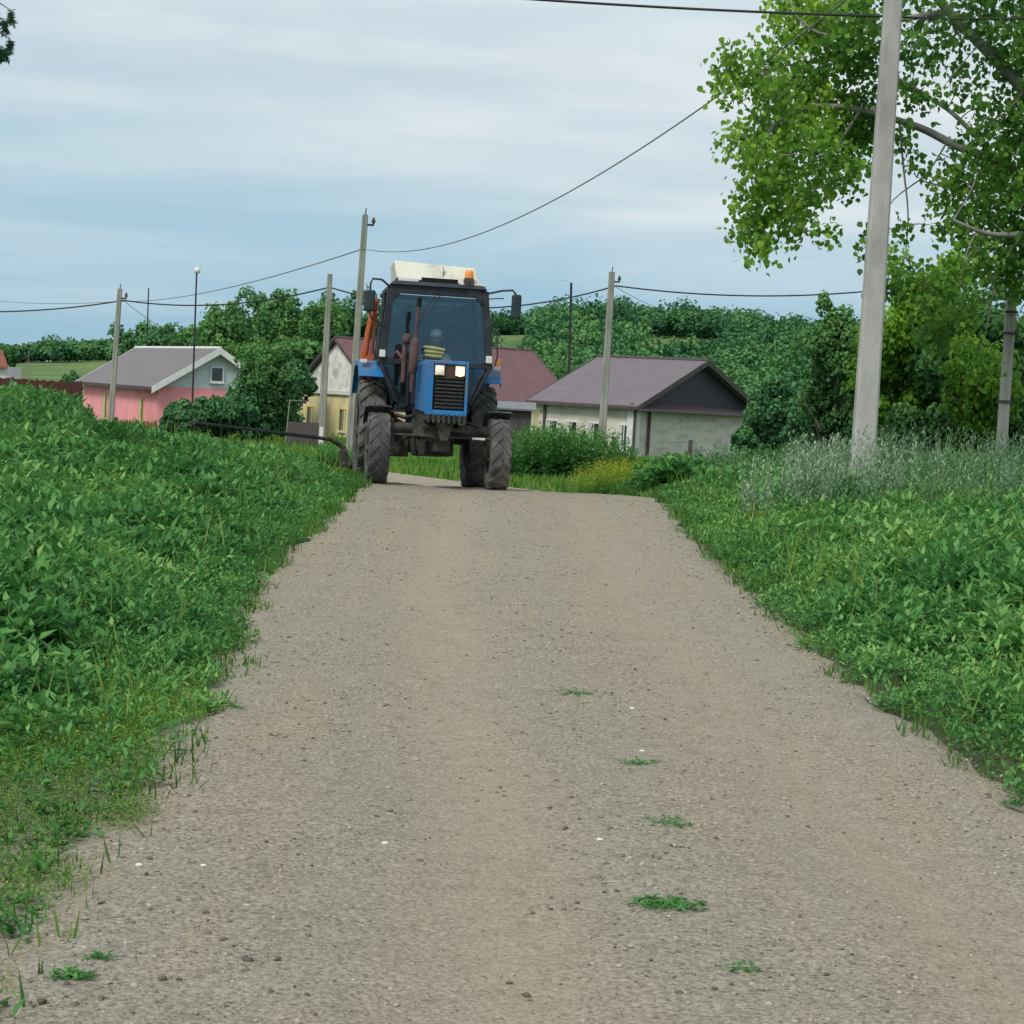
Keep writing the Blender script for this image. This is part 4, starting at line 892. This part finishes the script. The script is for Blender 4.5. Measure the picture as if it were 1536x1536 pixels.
# hood
hood = MB(); z0, z1 = 1.04, 1.80; xw = .295
def ring(y, x, za, zb, c=.05): return [(-x+c,y,zb),(x-c,y,zb),(x,y,zb-c),(x,y,za),(-x,y,za),(-x,y,zb-c)]
ra = ring(-.42, xw, z0, z1-.02, .04); rb = ring(1.42, xw-.02, z0+.1, z1+.06, .06)
hood.add(ra+rb, [(i,(i+1)%6,(i+1)%6+6,i+6) for i in range(6)] + [(5,4,3,2,1,0),(6,7,8,9,10,11)]); hd = part(hood, 'hood', M['bluepaint'], .012)
fr = MB(); y_ = -.475; w_ = .055   # front surround frame
fr.box(-xw,-xw+.10,y_,-.425,z0-.03,z1-.02); fr.box(xw-.04,xw,y_,-.425,z0-.03,z1-.02); fr.box(-xw+.10,xw-.04,y_,-.427,z1-.07,z1-.018); fr.box(-xw+.10,xw-.04,y_,-.427,z0-.032,z0+.045)
child(hd, fr, 'grille_surround', M['bluepaint'], .01)
gr_ = MB(); gr_.box(-xw+.10,xw-.04,-.435,-.424,z0+.045,z1-.07); bkp = child(hd, gr_, 'grille_back', M['hole'])
gb_ = MB()
for k in range(9): zz = z0+.085+k*.052; gb_.box(-xw+.13,xw-.06,-.462,-.44,zz-.012,zz+.012, rot=Matrix.Rotation(R(25),3,'X'))
child(hd, gb_, 'grille_bars', M['grille'], .003)
part(MB().box(-xw+.1,xw-.04,-.448,-.436,1.555,1.73), 'headlight_panel', mat('brown_panel',(.055,.035,.03),(.08,.05,.04),.6), .004)
for xc, m_ in ((-.115,'lamp_dim'),(.172,'lamp_on')):
    hl = part(MB().box(xc-.073,xc+.073,-.478,-.45,1.56,1.725), 'headlight', M['grille'], .01)
    zc = 1.642 if m_ == 'lamp_dim' else 1.625
    child(hl, MB().box(xc-.065,xc+.065,-.486,-.476,1.575,1.71), 'lens', M['lamp_lens'] if m_=='lamp_dim' else M['lamp_halo'], .006)
    child(hl, MB().lathe([(.0,-.025),(.045,-.02),(.06,0),(.06,.01)], 'y', (xc, -.488, zc), 18), 'bulb', M[m_])
# front weight bracket and belly
fb = MB(); fb.box(-.27,.3,-.46,.2,.93,1.0)
for k in range(8): fb.box(-.26+k*.073,-.225+k*.073,-.5,-.42,.9,1.03)
fb.prism([(-.14,-.4,.92),(.14,-.4,.92),(.05,-.4,.66),(-.05,-.4,.66)], (0,.05,0)); part(fb, 'front_bracket', M['dirtymetal'], .006)
fa = MB(); fa.tube([(-.74,0,.80),(-.6,0,.82),(-.3,0,.82),(.3,0,.82),(.6,0,.82),(.74,0,.80)], [.07,.085,.075,.075,.085,.07], 10)
fa.lathe([(.0,-.18),(.12,-.17),(.17,-.06),(.17,.06),(.12,.15),(0,.16)], 'y', (-.12,0,.8), 14)
fa.box(-.42,-.2,-.13,.13,.72,.92); fa.box(.22,.4,-.12,.12,.74,.9)
for s in (-1,1):
    fa.tube([(s*.74,0,.95),(s*.74,0,.42)], [.075,.09], 10); fa.tube([(s*.6,0,.52),(s*.85,0,.52)], .1, 10)
fa.tube([(-.72,-.16,.72),(.72,-.16,.72)], .022, 6); fa.tube([(-.3,-.2,.86),(.4,-.2,.8)], .035, 8)
part(fa, 'front_axle', M['dirtymetal'], .008)
en = MB(); en.box(-.24,.26,.05,1.5,.72,1.3); en.box(-.2,.22,.3,2.4,.45,.8); en.box(-.3,.3,1.3,2.7,.5,1.15); en.tube([(-.85,2.45,.78),(.85,2.45,.78)], .13, 10); en.box(-.12,.12,-.1,.35,.5,.75)
part(en, 'engine_block', M['dirtymetal'], .02)
cy = MB(); cy.tube([(-.4,.05,.74),(-.4,.05,.6),(-.38,.05,.45)], [.05,.042,.03], 10); part(cy, 'steering_cylinder', M['dirtymetal']); part(MB().tube([(-.36,.3,.95),(-.45,.2,.7),(-.55,.1,.62)], .02, 6), 'hydraulic_hose', M['black']); part(MB().tube([(.3,.1,.95),(.5,-.05,.9),(.62,.0,.86)], .018, 6), 'hydraulic_hose', M['black'])
tk = MB(); tk.box(-.66,-.36,1.15,1.75,.42,.82); tk.box(-.7,-.5,.8,1.1,.5,.56); tk.box(-.7,-.5,.9,1.2,.75,.8); part(tk, 'step', M['dirtymetal'], .02)
part(MB().box(.42,.6,-.25,-.23,.70,.73), 'reflector_strip', M['white'])
part(MB().tube([(-.62,.55,1.02),(-.5,.5,.98),(-.38,.3,1.0)], .03, 6), 'steering_hose', M['black'])
# front mudguards
for s in (-1,1):
    mg = MB(); vs = []; fs = []; nn_ = 12; xc = .89 if False else (-.9 if s < 0 else .83)
    for k in range(nn_+1):
        a_ = R(38) + R(68)*k/nn_; yy = -math.cos(a_)*.60 if False else math.cos(a_)*.62; zz = .50 + math.sin(a_)*.63
        for xx, dz in ((-.19,-.03),(-.16,0),(.16,0),(.19,-.03)): vs.append((xc+xx, -yy+.12 if False else yy+.05, zz+dz))
    for k in range(nn_):
        for q in range(3): fs.append((k*4+q, k*4+q+1, k*4+q+5, k*4+q+4))
    mg.add(vs, fs, True); o = part(mg, 'front_fender', M['black']); sf = o.modifiers.new('solid','SOLIDIFY'); sf.thickness = .012
    child(o, MB().tube([(xc*.9,.05,1.1),(s*.74,.05,.95)], .02, 6), 'stay', M['dirtymetal'])
# rear mudguards, blue
for s in (-1,1):
    mg = MB(); xi, xo = (.62*s, (-1.12 if s < 0 else 1.04)); prof = [(1.62,1.60),(1.70,1.70),(1.86,1.82),(2.2,1.87),(2.75,1.86),(3.1,1.66),(3.28,1.4)]
    vs = []
    for y1,zz in prof: vs += [(xi,y1,zz),(xo,y1,zz),(xo,y1+(.02),zz-.07)]
    m_ = len(prof); fs = [(k*3+q,k*3+q+1,k*3+q+4,k*3+q+3) for k in range(m_-1) for q in range(2)]
    mg.add(vs, fs); o = part(mg, 'rear_fender', M['bluepaint'], 0); sf = o.modifiers.new('solid','SOLIDIFY'); sf.thickness = .018
    inner = MB(); inner.prism([(xi,1.62,1.5)]+[(xi,a_,b_-.02) for a_,b_ in prof]+[(xi,3.2,1.0),(xi,2.4,.9)], (-.02*s,0,0)); child(o, inner, 'inner_panel', M['black'])
    child(o, MB().box(min(xo-.1*s,xo-.02*s),max(xo-.1*s,xo-.02*s),1.7,1.76,1.86,1.98), 'side_lamp', M['amber'] if s>0 else M['orange'], .012)
    child(o, MB().box(min(xo-.12*s,xo-.02*s),max(xo-.12*s,xo-.02*s),1.69,1.75,1.80,1.858), 'lamp_bracket', M['white'], .006)
# cab
yf, yb = 1.40, 2.85; ZT = 2.98; ZW = 1.84
cf = MB()
def bar(p, q, w=.04, mb=cf): mb.tube([p, q], w, 4)
TLc, TRc, WLc, WRc = (-.70,yf+.08,ZT-.04), (.70,yf+.08,ZT-.04), (-.80,yf,ZW), (.82,yf,ZW)
def plate(mb, pts, y0, t): mb.prism([(p[0], y0+(p[2] if len(p)>2 else 0), p[1]) for p in pts], (0,t,0))
# windscreen surround: four flat members with rounded corner gussets
def member(p, q, w, mb=cf, dep=.07):
    p = Vector(p); q = Vector(q); d = (q-p).normalized(); nrm = Vector((-d.z,0,d.x))*w/2
    mb.prism([p-nrm, q-nrm, q+nrm, p+nrm], (0,dep,0))
member((-.72,yf+.06,ZT-.06),(.72,yf+.06,ZT-.06),.13); 
member((-.705,yf+.055,ZT-.02),(-.80,yf,ZW-.05),.10); member((.705,yf+.055,ZT-.02),(.82,yf,ZW-.05),.10)
member((-.85,yf-.004,ZW-.01),(.86,yf-.004,ZW-.01),.075)
for s in (-1,1): cf.prism([(s*.66,yf+.05,ZT-.12),(s*.56,yf+.05,ZT-.12),(s*.672,yf+.05,ZT-.25)], (0,.05,0)); 
for s in (-1,1): cf.prism([(s*.77,yf+.02,ZW+.03),(s*.69,yf+.02,ZW+.03),(s*.765,yf+.02,ZW+.11)], (0,.05,0))
# lower front: V shaped side panels following the wheels
for s in (-1,1):
    cf.prism([(s*.86,yf,ZW-.03),(s*.80,yf,ZW-.03),(s*.50,yf,1.16),(s*.42,yf,1.16),(s*.42,yf,1.22),(s*.56,yf,1.22)], (0,.06,0))
    cf.prism([(s*.76,yf,ZW-.045),(s*.70,yf,ZW-.1),(s*.50,yf,1.30),(s*.53,yf,1.24)], (0,.05,0))
    cf.prism([(s*.42,yf-.003,ZW-.05),(s*.37,yf-.003,ZW-.05),(s*.37,yf-.003,1.18),(s*.42,yf-.003,1.18)], (0,.05,0))
    # side posts, sills and rear posts
    cf.tube([(s*.80,yf+.03,ZW),(s*.82,2.1,ZW-.02),(s*.82,yb,ZW)], .045, 6); cf.tube([(s*.82,2.15,ZW),(s*.74,2.2,ZT-.05)], .035, 6); cf.tube([(s*.80,yb,ZW),(s*.70,yb,ZT-.05)], .045, 6); cf.tube([(s*.72,yf+.06,ZT-.06),(s*.74,yb,ZT-.06)], .045, 6)
    cf.prism([(s*.84,yf+.02,ZW),(s*.84,yb,ZW),(s*.62,yb,1.2),(s*.60,1.75,1.2),(s*.56,yf+.02,1.3)], (-.02*s,0,0))
cf.tube([(-.74,yb,ZT-.06),(.74,yb,ZT-.06)], .045, 6); cf.box(-.8,.8,yb-.03,yb+.02,1.2,ZW+.05); cf.box(-.56,.56,yf+.05,yb,1.12,1.2)
cf.box(-.37,.37,yf+.03,yf+.06,1.2,ZW-.03)
part(cf, 'cab_frame', M['black'], .008)
rf = MB(); rf.add([(-.74,yf,ZT),(.74,yf,ZT),(.76,yb+.06,ZT),(-.76,yb+.06,ZT),(-.66,yf+.1,ZT+.07),(.66,yf+.1,ZT+.07),(.68,yb-.05,ZT+.07),(-.68,yb-.05,ZT+.07)], [(0,1,5,4),(1,2,6,5),(2,3,7,6),(3,0,4,7),(4,5,6,7),(3,2,1,0)]); part(rf, 'cab_roof', M['black'], .02)
ac = MB(); z2 = ZT+.085
ac.add([(-.62,yf+.25,z2+.03),(.66,yf+.25,z2-.02),(.66,yb-.15,z2),(-.62,yb-.15,z2),(-.66,yf+.42,z2+.31),(.58,yf+.42,z2+.27),(.58,yb-.2,z2+.27),(-.66,yb-.2,z2+.3)], [(0,1,5,4),(1,2,6,5),(2,3,7,6),(3,0,4,7),(4,5,6,7),(3,2,1,0)]); acp = part(ac, 'roof_box', M['cream'], .025)
child(acp, MB().box(-.25,.3,yf+.2,yf+.24,z2-.01,z2+.06), 'gap_shade', M['hole'], .004)  # near-black strip painting the shade in the gap under the roof box
child(acp, MB().box(.08,.085,yf+.3,yf+.34,z2+.07,z2+.25), 'seam', M['grille'])
child(acp, MB().box(-.6,-.3,yf+.12,yf+.25,z2-.02,z2+.03), 'mount_rail', M['white'], .006); child(acp, MB().box(.34,.72,yf+.1,yf+.3,z2-.03,z2), 'mount_rail', M['white'], .006)
bc = MB().lathe([(.0,0),(.075,0),(.075,.1),(.065,.11)], 'z', (.46,yf+.16,z2-.02), 16).box(.385,.535,yf+.09,yf+.24,z2-.03,z2+.07); bcn = part(bc, 'beacon', M['darktrim'], .006)
child(bcn, MB().lathe([(.066,.09),(.068,.12),(.066,.2),(.05,.225),(0,.23)], 'z', (.46,yf+.16,z2-.02), 16), 'beacon_dome', M['amber'])
gl_ = MB(); gl_.add([(-.765,yf+.035,ZW),(.785,yf+.035,ZW),(.68,yf+.09,ZT-.1),(-.68,yf+.09,ZT-.1)], [(0,1,2,3)]); part(gl_, 'windscreen', M['glass'])
for s in (-1,1):
    part(MB().add([(s*.74,yf+.03,ZW-.05),(s*.43,yf+.03,ZW-.05),(s*.43,yf+.03,1.22),(s*.52,yf+.03,1.22)], [(0,1,2,3)]), 'lower_window', M['sideglass'])
    part(MB().add([(s*.815,yf+.06,ZW),(s*.815,yb,ZW),(s*.725,yb,ZT-.08),(s*.715,yf+.1,ZT-.08)], [(0,1,2,3)]), 'side_window', M['sideglass'])
part(MB().add([(-.76,yb-.01,ZW+.05),(.76,yb-.01,ZW+.05),(.68,yb-.01,ZT-.1),(-.68,yb-.01,ZT-.1)], [(0,1,2,3)]), 'rear_window', glassmat('darkened_rear_glass',(.05,.07,.08),(.04,.05,.06),.1))  # glass tinted near black as a dark backdrop, so the cab looks unlit
# dark lining: seat, dashboard
st = MB(); st.box(-.24,.24,2.1,2.55,1.35,1.5); st.box(-.24,.24,2.5,2.62,1.45,2.15); part(st, 'driver_seat', M['black'], .04)
part(MB().box(-.6,.6,yf+.06,yf+.36,1.45,1.84), 'dashboard', M['black'], .02)
sw = MB(); 
tor = [Vector((.0+.19*math.cos(t*math.pi/12), 1.93+.12*math.sin(t*math.pi/12), 1.93+.15*math.sin(t*math.pi/12))) for t in range(25)]; sw.tube(tor, .014, 6, cap=False); sw.tube([(0,1.72,1.72),(0,1.93,1.93)], .02, 6); sw.tube([(-.19,1.93,1.93),(.19,1.93,1.93)], .01, 5); part(sw, 'steering_wheel', M['black'])
wp = MB(); wp.tube([(-.02,yf+.06,ZT-.09),(-.3,yf+.0,ZT-.5)], .009, 5); wp.tube([(.05,yf+.06,ZT-.09),(-.25,yf+.0,ZT-.52)], .008, 5); part(wp, 'wiper', M['black'])
for s in (-1,1): part(MB().box(s*.80-.045,s*.80+.045,yf-.06,yf-.005,ZW+.04,ZW+.15), 'marker_lamp', M['white'], .01)
# mirrors
mm = MB().tube([(-.70,yf+.08,ZT-.06),(-.86,yf-.02,ZT+.05),(-1.0,yf-.08,ZT+.05),(-1.03,yf-.1,ZT-.02),(-1.03,yf-.1,ZT-.15)], .016, 6).tube([(-1.03,yf-.1,ZT-.4),(-1.0,yf-.05,ZT-.52),(-.77,yf+.05,ZT-.66)], .012, 6); mr_ = part(mm, 'mirror_arm', M['black'])
child(mr_, MB().box(-1.12,-.95,yf-.14,yf-.08,ZT-.44,ZT-.12), 'mirror', M['mirrorglass'], .03)
mm = MB().tube([(.70,yf+.08,ZT-.06),(.95,yf-.02,ZT+.0),(1.10,yf-.08,ZT+.01),(1.15,yf-.1,ZT-.05)], .016, 6).tube([(.72,yf+.08,ZT-.13),(.98,yf,ZT-.11)], .01, 5); mr_ = part(mm, 'mirror_arm', M['black'])
child(mr_, MB().box(1.085,1.235,yf-.14,yf-.08,ZT-.42,ZT-.05), 'mirror', M['mirrorglass'], .03)
part(MB().tube([(.84,yf,2.35),(.9,yf-.06,2.3),(.92,yf-.06,2.0),(.9,yf,1.85)], .012, 6), 'grab_rail', M['black'])
part(MB().tube([(-.86,yf,2.35),(-.93,yf-.04,2.3),(-.94,yf-.04,2.0),(-.88,yf,1.85)], .012, 6), 'grab_rail', M['black'])
# exhaust and air cleaner on the left of the hood
ex = MB(); ex.tube([(-.40,.62,1.36),(-.40,.62,1.62)], .035, 10); ex.tube([(-.40,.62,1.62),(-.40,.62,1.66),(-.385,.62,2.1),(-.38,.62,2.14)], [.04,.07,.065,.035], 12); ex.tube([(-.38,.62,2.12),(-.36,.62,2.62)], .028, 10); exh = part(ex, 'exhaust', M['rust'])
child(exh, MB().tube([(-.36,.62,2.60),(-.355,.62,2.66),(-.35,.60,2.74)], [.034,.036,.034], 10), 'rain_cap', M['hole'])
ai = MB(); ai.tube([(-.52,.8,1.5),(-.52,.8,2.05)], .035, 8); ai.lathe([(0,0),(.05,.01),(.06,.05),(.06,.12),(.03,.16),(0,.17)], 'z', (-.5,.8,2.05), 12); ai.tube([(-.50,.8,1.8),(-.62,.9,1.95),(-.66,1.0,1.86)], .025, 6); part(ai, 'air_intake', M['rust'])
# orange lift frame behind the cab and mower bar
of = MB(); of.tube([(-.98,3.1,1.55),(-.92,3.1,2.35),(-.84,3.1,2.86)], [.06,.05,.035], 6); of.tube([(-.86,3.15,1.6),(-.80,3.15,2.9)], .03, 6); of.box(-1.02,-.78,3.02,3.2,1.86,1.98); of.tube([(-.9,3.1,1.7),(-.4,3.15,1.0),(0,3.0,.8)], .05, 6); part(of, 'lift_frame', M['orange'], .008)
m0 = loc(516,672,31.9); m1 = loc(497,659,31.8); m2 = loc(480,657,31.7); m3 = loc(285,633,31.2)
mw = MB(); mw.tube([(-.2,3.0,.75), (-.8,3.2,.6), loc(526,700,31.9), m0, m1, m2], [.05,.05,.045,.04,.04,.03], 8); ma = part(mw, 'mower_arm', M['dirtymetal'])
dv = (m3-m2).normalized(); pn = dv.cross(Vector((0,1,0))).normalized(); bb_ = MB(); 
bb_.prism([m1-pn*.03, m3-pn*.022, m3+pn*.022, m1+pn*.03], (0,.09,0)); nT = 26
for k in range(nT):
    q = m1.lerp(m3, (k+.5)/nT); bb_.prism([q-dv*.02-pn*.012, q+dv*.02-pn*.012, q+dv*.02+pn*.012, q-dv*.02+pn*.012], (0,-.07,0))
child(ma, bb_, 'cutter_bar', M['black'], .004)
sh_ = MB(); sh_.tube([m3-dv*.03+Vector((0,.05,.01)), m3+dv*.1*-1+Vector((0,.05,.0)), m3-dv*.22+Vector((0,.05,-.08))], [.03,.035,.02], 8); sh_.tube([m3+dv*.02, m3-dv*.1+Vector((0,-.1,-.03))], [.02,.03], 6); child(ma, sh_, 'end_shoe', M['black'])
child(ma, MB().box(m0.x-.07,m0.x+.06,m0.y-.05,m0.y+.1,m0.z-.28,m0.z-.02), 'gearbox', M['dirtymetal'], .02)

# ------------------------------------------------------------------ driver
def driver():
    G = TM @ Vector((.06, 2.25, 1.5)); 
    root = empty('person', G, 'seated tractor driver in pale cap and grey shirt behind the windscreen', 'person', use_org=False); root.rotation_euler = (0,0,R(8))
    J = [((0,0,.08),.14),((0,-.02,.30),.145),((0,-.02,.46),.15),((0,-.03,.56),.07),((0,-.06,.64),.06),   # pelvis chest neck
         ((-.19,-.02,.48),.065),((-.27,-.13,.27),.05),((-.17,-.30,.36),.036),((-.15,-.33,.385),.03),
         ((.19,-.02,.48),.065),((.27,-.13,.27),.05),((.15,-.30,.40),.036),((.13,-.33,.43),.03),
         ((-.1,-.05,.07),.1),((-.13,-.45,.1),.075),((-.13,-.55,-.25),.05),((-.13,-.66,-.3),.04),
         ((.1,-.05,.07),.1),((.13,-.45,.1),.075),((.13,-.55,-.25),.05),((.13,-.66,-.3),.04)]
    E = [(0,1),(1,2),(2,3),(3,4),(2,5),(5,6),(6,7),(7,8),(2,9),(9,10),(10,11),(11,12),(0,13),(13,14),(14,15),(15,16),(0,17),(17,18),(18,19),(19,20)]
    def skin(name, J, E, m, parent, sub_=1):
        me = bpy.data.meshes.new(name); me.from_pydata([j[0] for j in J], E, []); me.update(); o = bpy.data.objects.new(name, me); C.objects.link(o); me.materials.append(m)
        me.skin_vertices.new() if hasattr(me.skin_vertices,'new') and not len(me.skin_vertices) else None
        md = o.modifiers.new('skin','SKIN')
        if not len(me.skin_vertices):
            bpy.context.view_layer.objects.active = o; o.select_set(True)
            try: bpy.ops.mesh.customdata_skin_add()
            except Exception: pass
        sv = me.skin_vertices[0].data
        for i, j in enumerate(J): sv[i].radius = (j[1], j[1])
        sv[0].use_root = True
        s_ = o.modifiers.new('sub','SUBSURF'); s_.levels = sub_; s_.render_levels = sub_
        o.parent = parent; return o
    body = skin('body', J, E, M['skin'], root, 2)
    # shirt and trousers, slightly larger shells
    JS = [(p, r*1.12) for p, r in J[:4]] ; JS[3] = ((0,-.03,.53),.08); JS += [(J[i][0], J[i][1]*1.2) for i in (5,6)] + [((-.2,-.25,.33),.045)] + [(J[i][0], J[i][1]*1.2) for i in (9,10)] + [((.18,-.25,.36),.045)]
    sh = skin('shirt', JS, [(0,1),(1,2),(2,3),(2,4),(4,5),(5,6),(2,7),(7,8),(8,9)], M['shirt'], root, 2)
    JT = [((0,0,.05),.15)] + [(J[i][0], J[i][1]*1.12) for i in (13,14,15,17,18,19)]; skin('trousers', JT, [(0,1),(1,2),(2,3),(0,4),(4,5),(5,6)], M['trousers'], root, 2)
    bm = bmesh.new(); bmesh.ops.create_uvsphere(bm, u_segments=20, v_segments=16, radius=1)
    hc = Vector((0,-.085,.755)); vs = []
    for v in bm.verts:
        x,y,z = v.co; w = 1 - .22*max(0,-z)**1.5
        p = Vector((x*.078*w, y*.096*(1-.1*max(0,-z)), z*.118))
        if y < -.8 and abs(x) < .3:
            if -.25 < z < .15: p.y -= .022*(1-abs(x)/.3)        # nose
            if -.62 < z < -.4: p.y -= .006
        if y < -.6 and .1 < z < .3 and .2 < abs(x) < .5: p.y += .008
        vs.append(hc + p)
    mb = MB(); mb.add(vs, [tuple(v.index for v in f.verts) for f in bm.faces], True); bm.free()
    for s in (-1,1): mb.lathe([(0,-.008),(.022,-.006),(.028,.004),(.012,.006)], 'x', hc+Vector((s*.08,.005,-.005)), 10)
    hd_ = mb.build('head', M['skin'], body)
    fe = MB()
    for s in (-1,1): fe.lathe([(0,-.006),(.009,-.003),(.011,.003)], 'y', hc+Vector((s*.03,-.086,.012)), 8)
    fe.box(hc.x-.022,hc.x+.022,hc.y-.094,hc.y-.085,hc.z-.062,hc.z-.056); fe.build('face_features', M['hole'], body)
    hr = MB().lathe([(.081,-.03),(.084,.02),(.07,.05)], 'z', hc+Vector((0,.012,.02)), 18); hr.build('hair', M['trousers'], root)
    cp_ = MB(); cp_.lathe([(.088,0),(.093,.03),(.082,.07),(.05,.098),(0,.106)], 'z', hc+Vector((0,0,.045)), 22)
    cp_.add([hc+Vector((x_*.09, -.085-.075*math.sqrt(max(0,1-x_*x_))*(k), .048-.012*k)) for k in (0,1) for x_ in (-1,-.7,-.35,0,.35,.7,1)], [(i,i+1,i+8,i+7) for i in range(6)], True)
    o = cp_.build('cap', M['cap'], root); sf = o.modifiers.new('s','SOLIDIFY'); sf.thickness = .006
    for s, wx, wy, wz in ((-1,-.15,-.33,.385),(1,.13,-.33,.43)):
        W0 = Vector((wx,wy,wz)); pal = MB(); vs = []
        pal.tube([W0, W0+Vector((0,-.03,.012)), W0+Vector((0,-.065,.016)), W0+Vector((0,-.085,.012))], [.024,.036,.038,.028], 10)
        for q in range(4):
            bx = (q-1.5)*.019; b0 = W0+Vector((bx,-.075,.016)); ln = (.8,1.0,.95,.75)[q]
            pal.tube([b0, b0+Vector((0,-.03*ln,-.004)), b0+Vector((0,-.036*ln,-.032*ln)), b0+Vector((0,-.015*ln,-.045*ln))], [.0095,.009,.0085,.007], 8)
        pal.tube([W0+Vector((-s*.022,-.03,.01)), W0+Vector((-s*.045,-.05,.0)), W0+Vector((-s*.04,-.07,-.022))], [.012,.0105,.008], 8)
        pal.build('hand', M['skin'], body)
driver()
rg = MB()
for k in range(3): rg.tube([loc(636+k,520+6*k,29.75)+Vector((0,.05,0)), loc(650,523+6*k,29.75)+Vector((0,.08,.01)), loc(668-k*2,525+5*k,29.75)+Vector((0,.05,0))], [.02,.034,.022], 8)
o = rg.build('folded_cloth', M['rag']); o.data.transform(TM); tag(o, 'crumpled yellow green cloth lying on the dashboard behind the windscreen', 'cloth')
c0 = sum((v.co for v in o.data.vertices), Vector())/len(o.data.vertices); o.data.transform(Matrix.Translation(-c0)); o.location = c0

# ------------------------------------------------------------------ world and light
SUN_EL, SUN_AZ = 48, 215      # azimuth in degrees clockwise from +Y
w = bpy.data.worlds.new('World'); bpy.context.scene.world = w; w.use_nodes = True; nt = w.node_tree; n = nt.nodes; l = nt.links
bg = n['Background']; bg.inputs['Strength'].default_value = .1
sky = n.new('ShaderNodeTexSky'); sky.sky_type = 'NISHITA'; sky.sun_disc = False; sky.sun_elevation = R(SUN_EL); sky.sun_rotation = R(SUN_AZ); sky.air_density = 1.0; sky.dust_density = 1.5; sky.ozone_density = 1.5
tc = n.new('ShaderNodeTexCoord'); sx = n.new('ShaderNodeSeparateXYZ'); l.new(tc.outputs['Generated'], sx.inputs[0])
def cramp(v, stops):
    r = n.new('ShaderNodeValToRGB'); r.color_ramp.interpolation = 'B_SPLINE' if len(stops) > 2 else 'LINEAR'
    while len(r.color_ramp.elements) < len(stops): r.color_ramp.elements.new(.5)
    for i,(p,c) in enumerate(stops): r.color_ramp.elements[i].position = p; r.color_ramp.elements[i].color = (*c,1)
    l.new(v, r.inputs[0]); return r.outputs[0]
def wmix(f, a, b_, mode='MIX'):
    x = n.new('ShaderNodeMix'); x.data_type = 'RGBA'; x.blend_type = mode
    for s_, v in ((0,f),(6,a),(7,b_)):
        if isinstance(v, (int,float)): x.inputs[s_].default_value = v
        elif isinstance(v, tuple): x.inputs[s_].default_value = (*v,1)
        else: l.new(v, x.inputs[s_])
    return x.outputs[2]
# thin overcast: clear blue band low down, broad white veils above
def x10(v, k=10):
    m_ = n.new('ShaderNodeVectorMath'); m_.operation = 'SCALE'; m_.inputs[3].default_value = k; l.new(v, m_.inputs[0]); return m_.outputs[0]
hz_ = x10(cramp(sx.outputs['Z'], [(0,(.34,.57,.71)),(.05,(.33,.56,.73)),(.1,(.46,.65,.76)),(.5,(.55,.66,.74))]))
skyc = wmix(.88, sky.outputs[0], hz_)
mp = n.new('ShaderNodeMapping'); mp.inputs['Scale'].default_value = (1.6, 1.6, 14); mp.inputs['Location'].default_value = (.35, 0, .6); l.new(tc.outputs['Generated'], mp.inputs[0])
nz = n.new('ShaderNodeTexNoise'); nz.inputs['Scale'].default_value = 1.6; nz.inputs['Detail'].default_value = 5; nz.inputs['Roughness'].default_value = .5; nz.inputs['Distortion'].default_value = .4; l.new(mp.outputs[0], nz.inputs[0])
mr = n.new('ShaderNodeMapRange'); mr.inputs[1].default_value = .04; mr.inputs[2].default_value = .15; mr.inputs[3].default_value = -.22; mr.inputs[4].default_value = .15; l.new(sx.outputs['Z'], mr.inputs[0])
ad = n.new('ShaderNodeMath'); ad.operation = 'ADD'; l.new(nz.outputs['Fac'], ad.inputs[0]); l.new(mr.outputs[0], ad.inputs[1])
cm = cramp(ad.outputs[0], [(.3,(0,0,0)),(.68,(.95,.95,.95))])
nz2 = n.new('ShaderNodeTexNoise'); nz2.inputs['Scale'].default_value = 3.1; nz2.inputs['Detail'].default_value = 4; l.new(mp.outputs[0], nz2.inputs[0])
cc = x10(cramp(nz2.outputs['Fac'], [(.30,(.62,.71,.77)),(.6,(.80,.86,.87))]))
fin = wmix(cm, skyc, cc); l.new(fin, bg.inputs['Color'])
sd = bpy.data.lights.new('sun', 'SUN'); sd.energy = 2.3; sd.angle = R(18); sd.color = (1, .95, .86); so = bpy.data.objects.new('sun', sd); C.objects.link(so)
dv = Vector((math.sin(R(SUN_AZ))*math.cos(R(SUN_EL)), math.cos(R(SUN_AZ))*math.cos(R(SUN_EL)), math.sin(R(SUN_EL))))
so.rotation_euler = dv.to_track_quat('Z','Y').to_euler(); so.location = (0,0,30)
sc = bpy.context.scene
sc.view_settings.view_transform = 'Standard'; sc.view_settings.look = 'None'; sc.view_settings.exposure = 0; sc.view_settings.gamma = 1
sc.cycles.max_bounces = 6; sc.cycles.transparent_max_bounces = 12
for o in bpy.data.objects:
    if 'org' in o: del o['org']
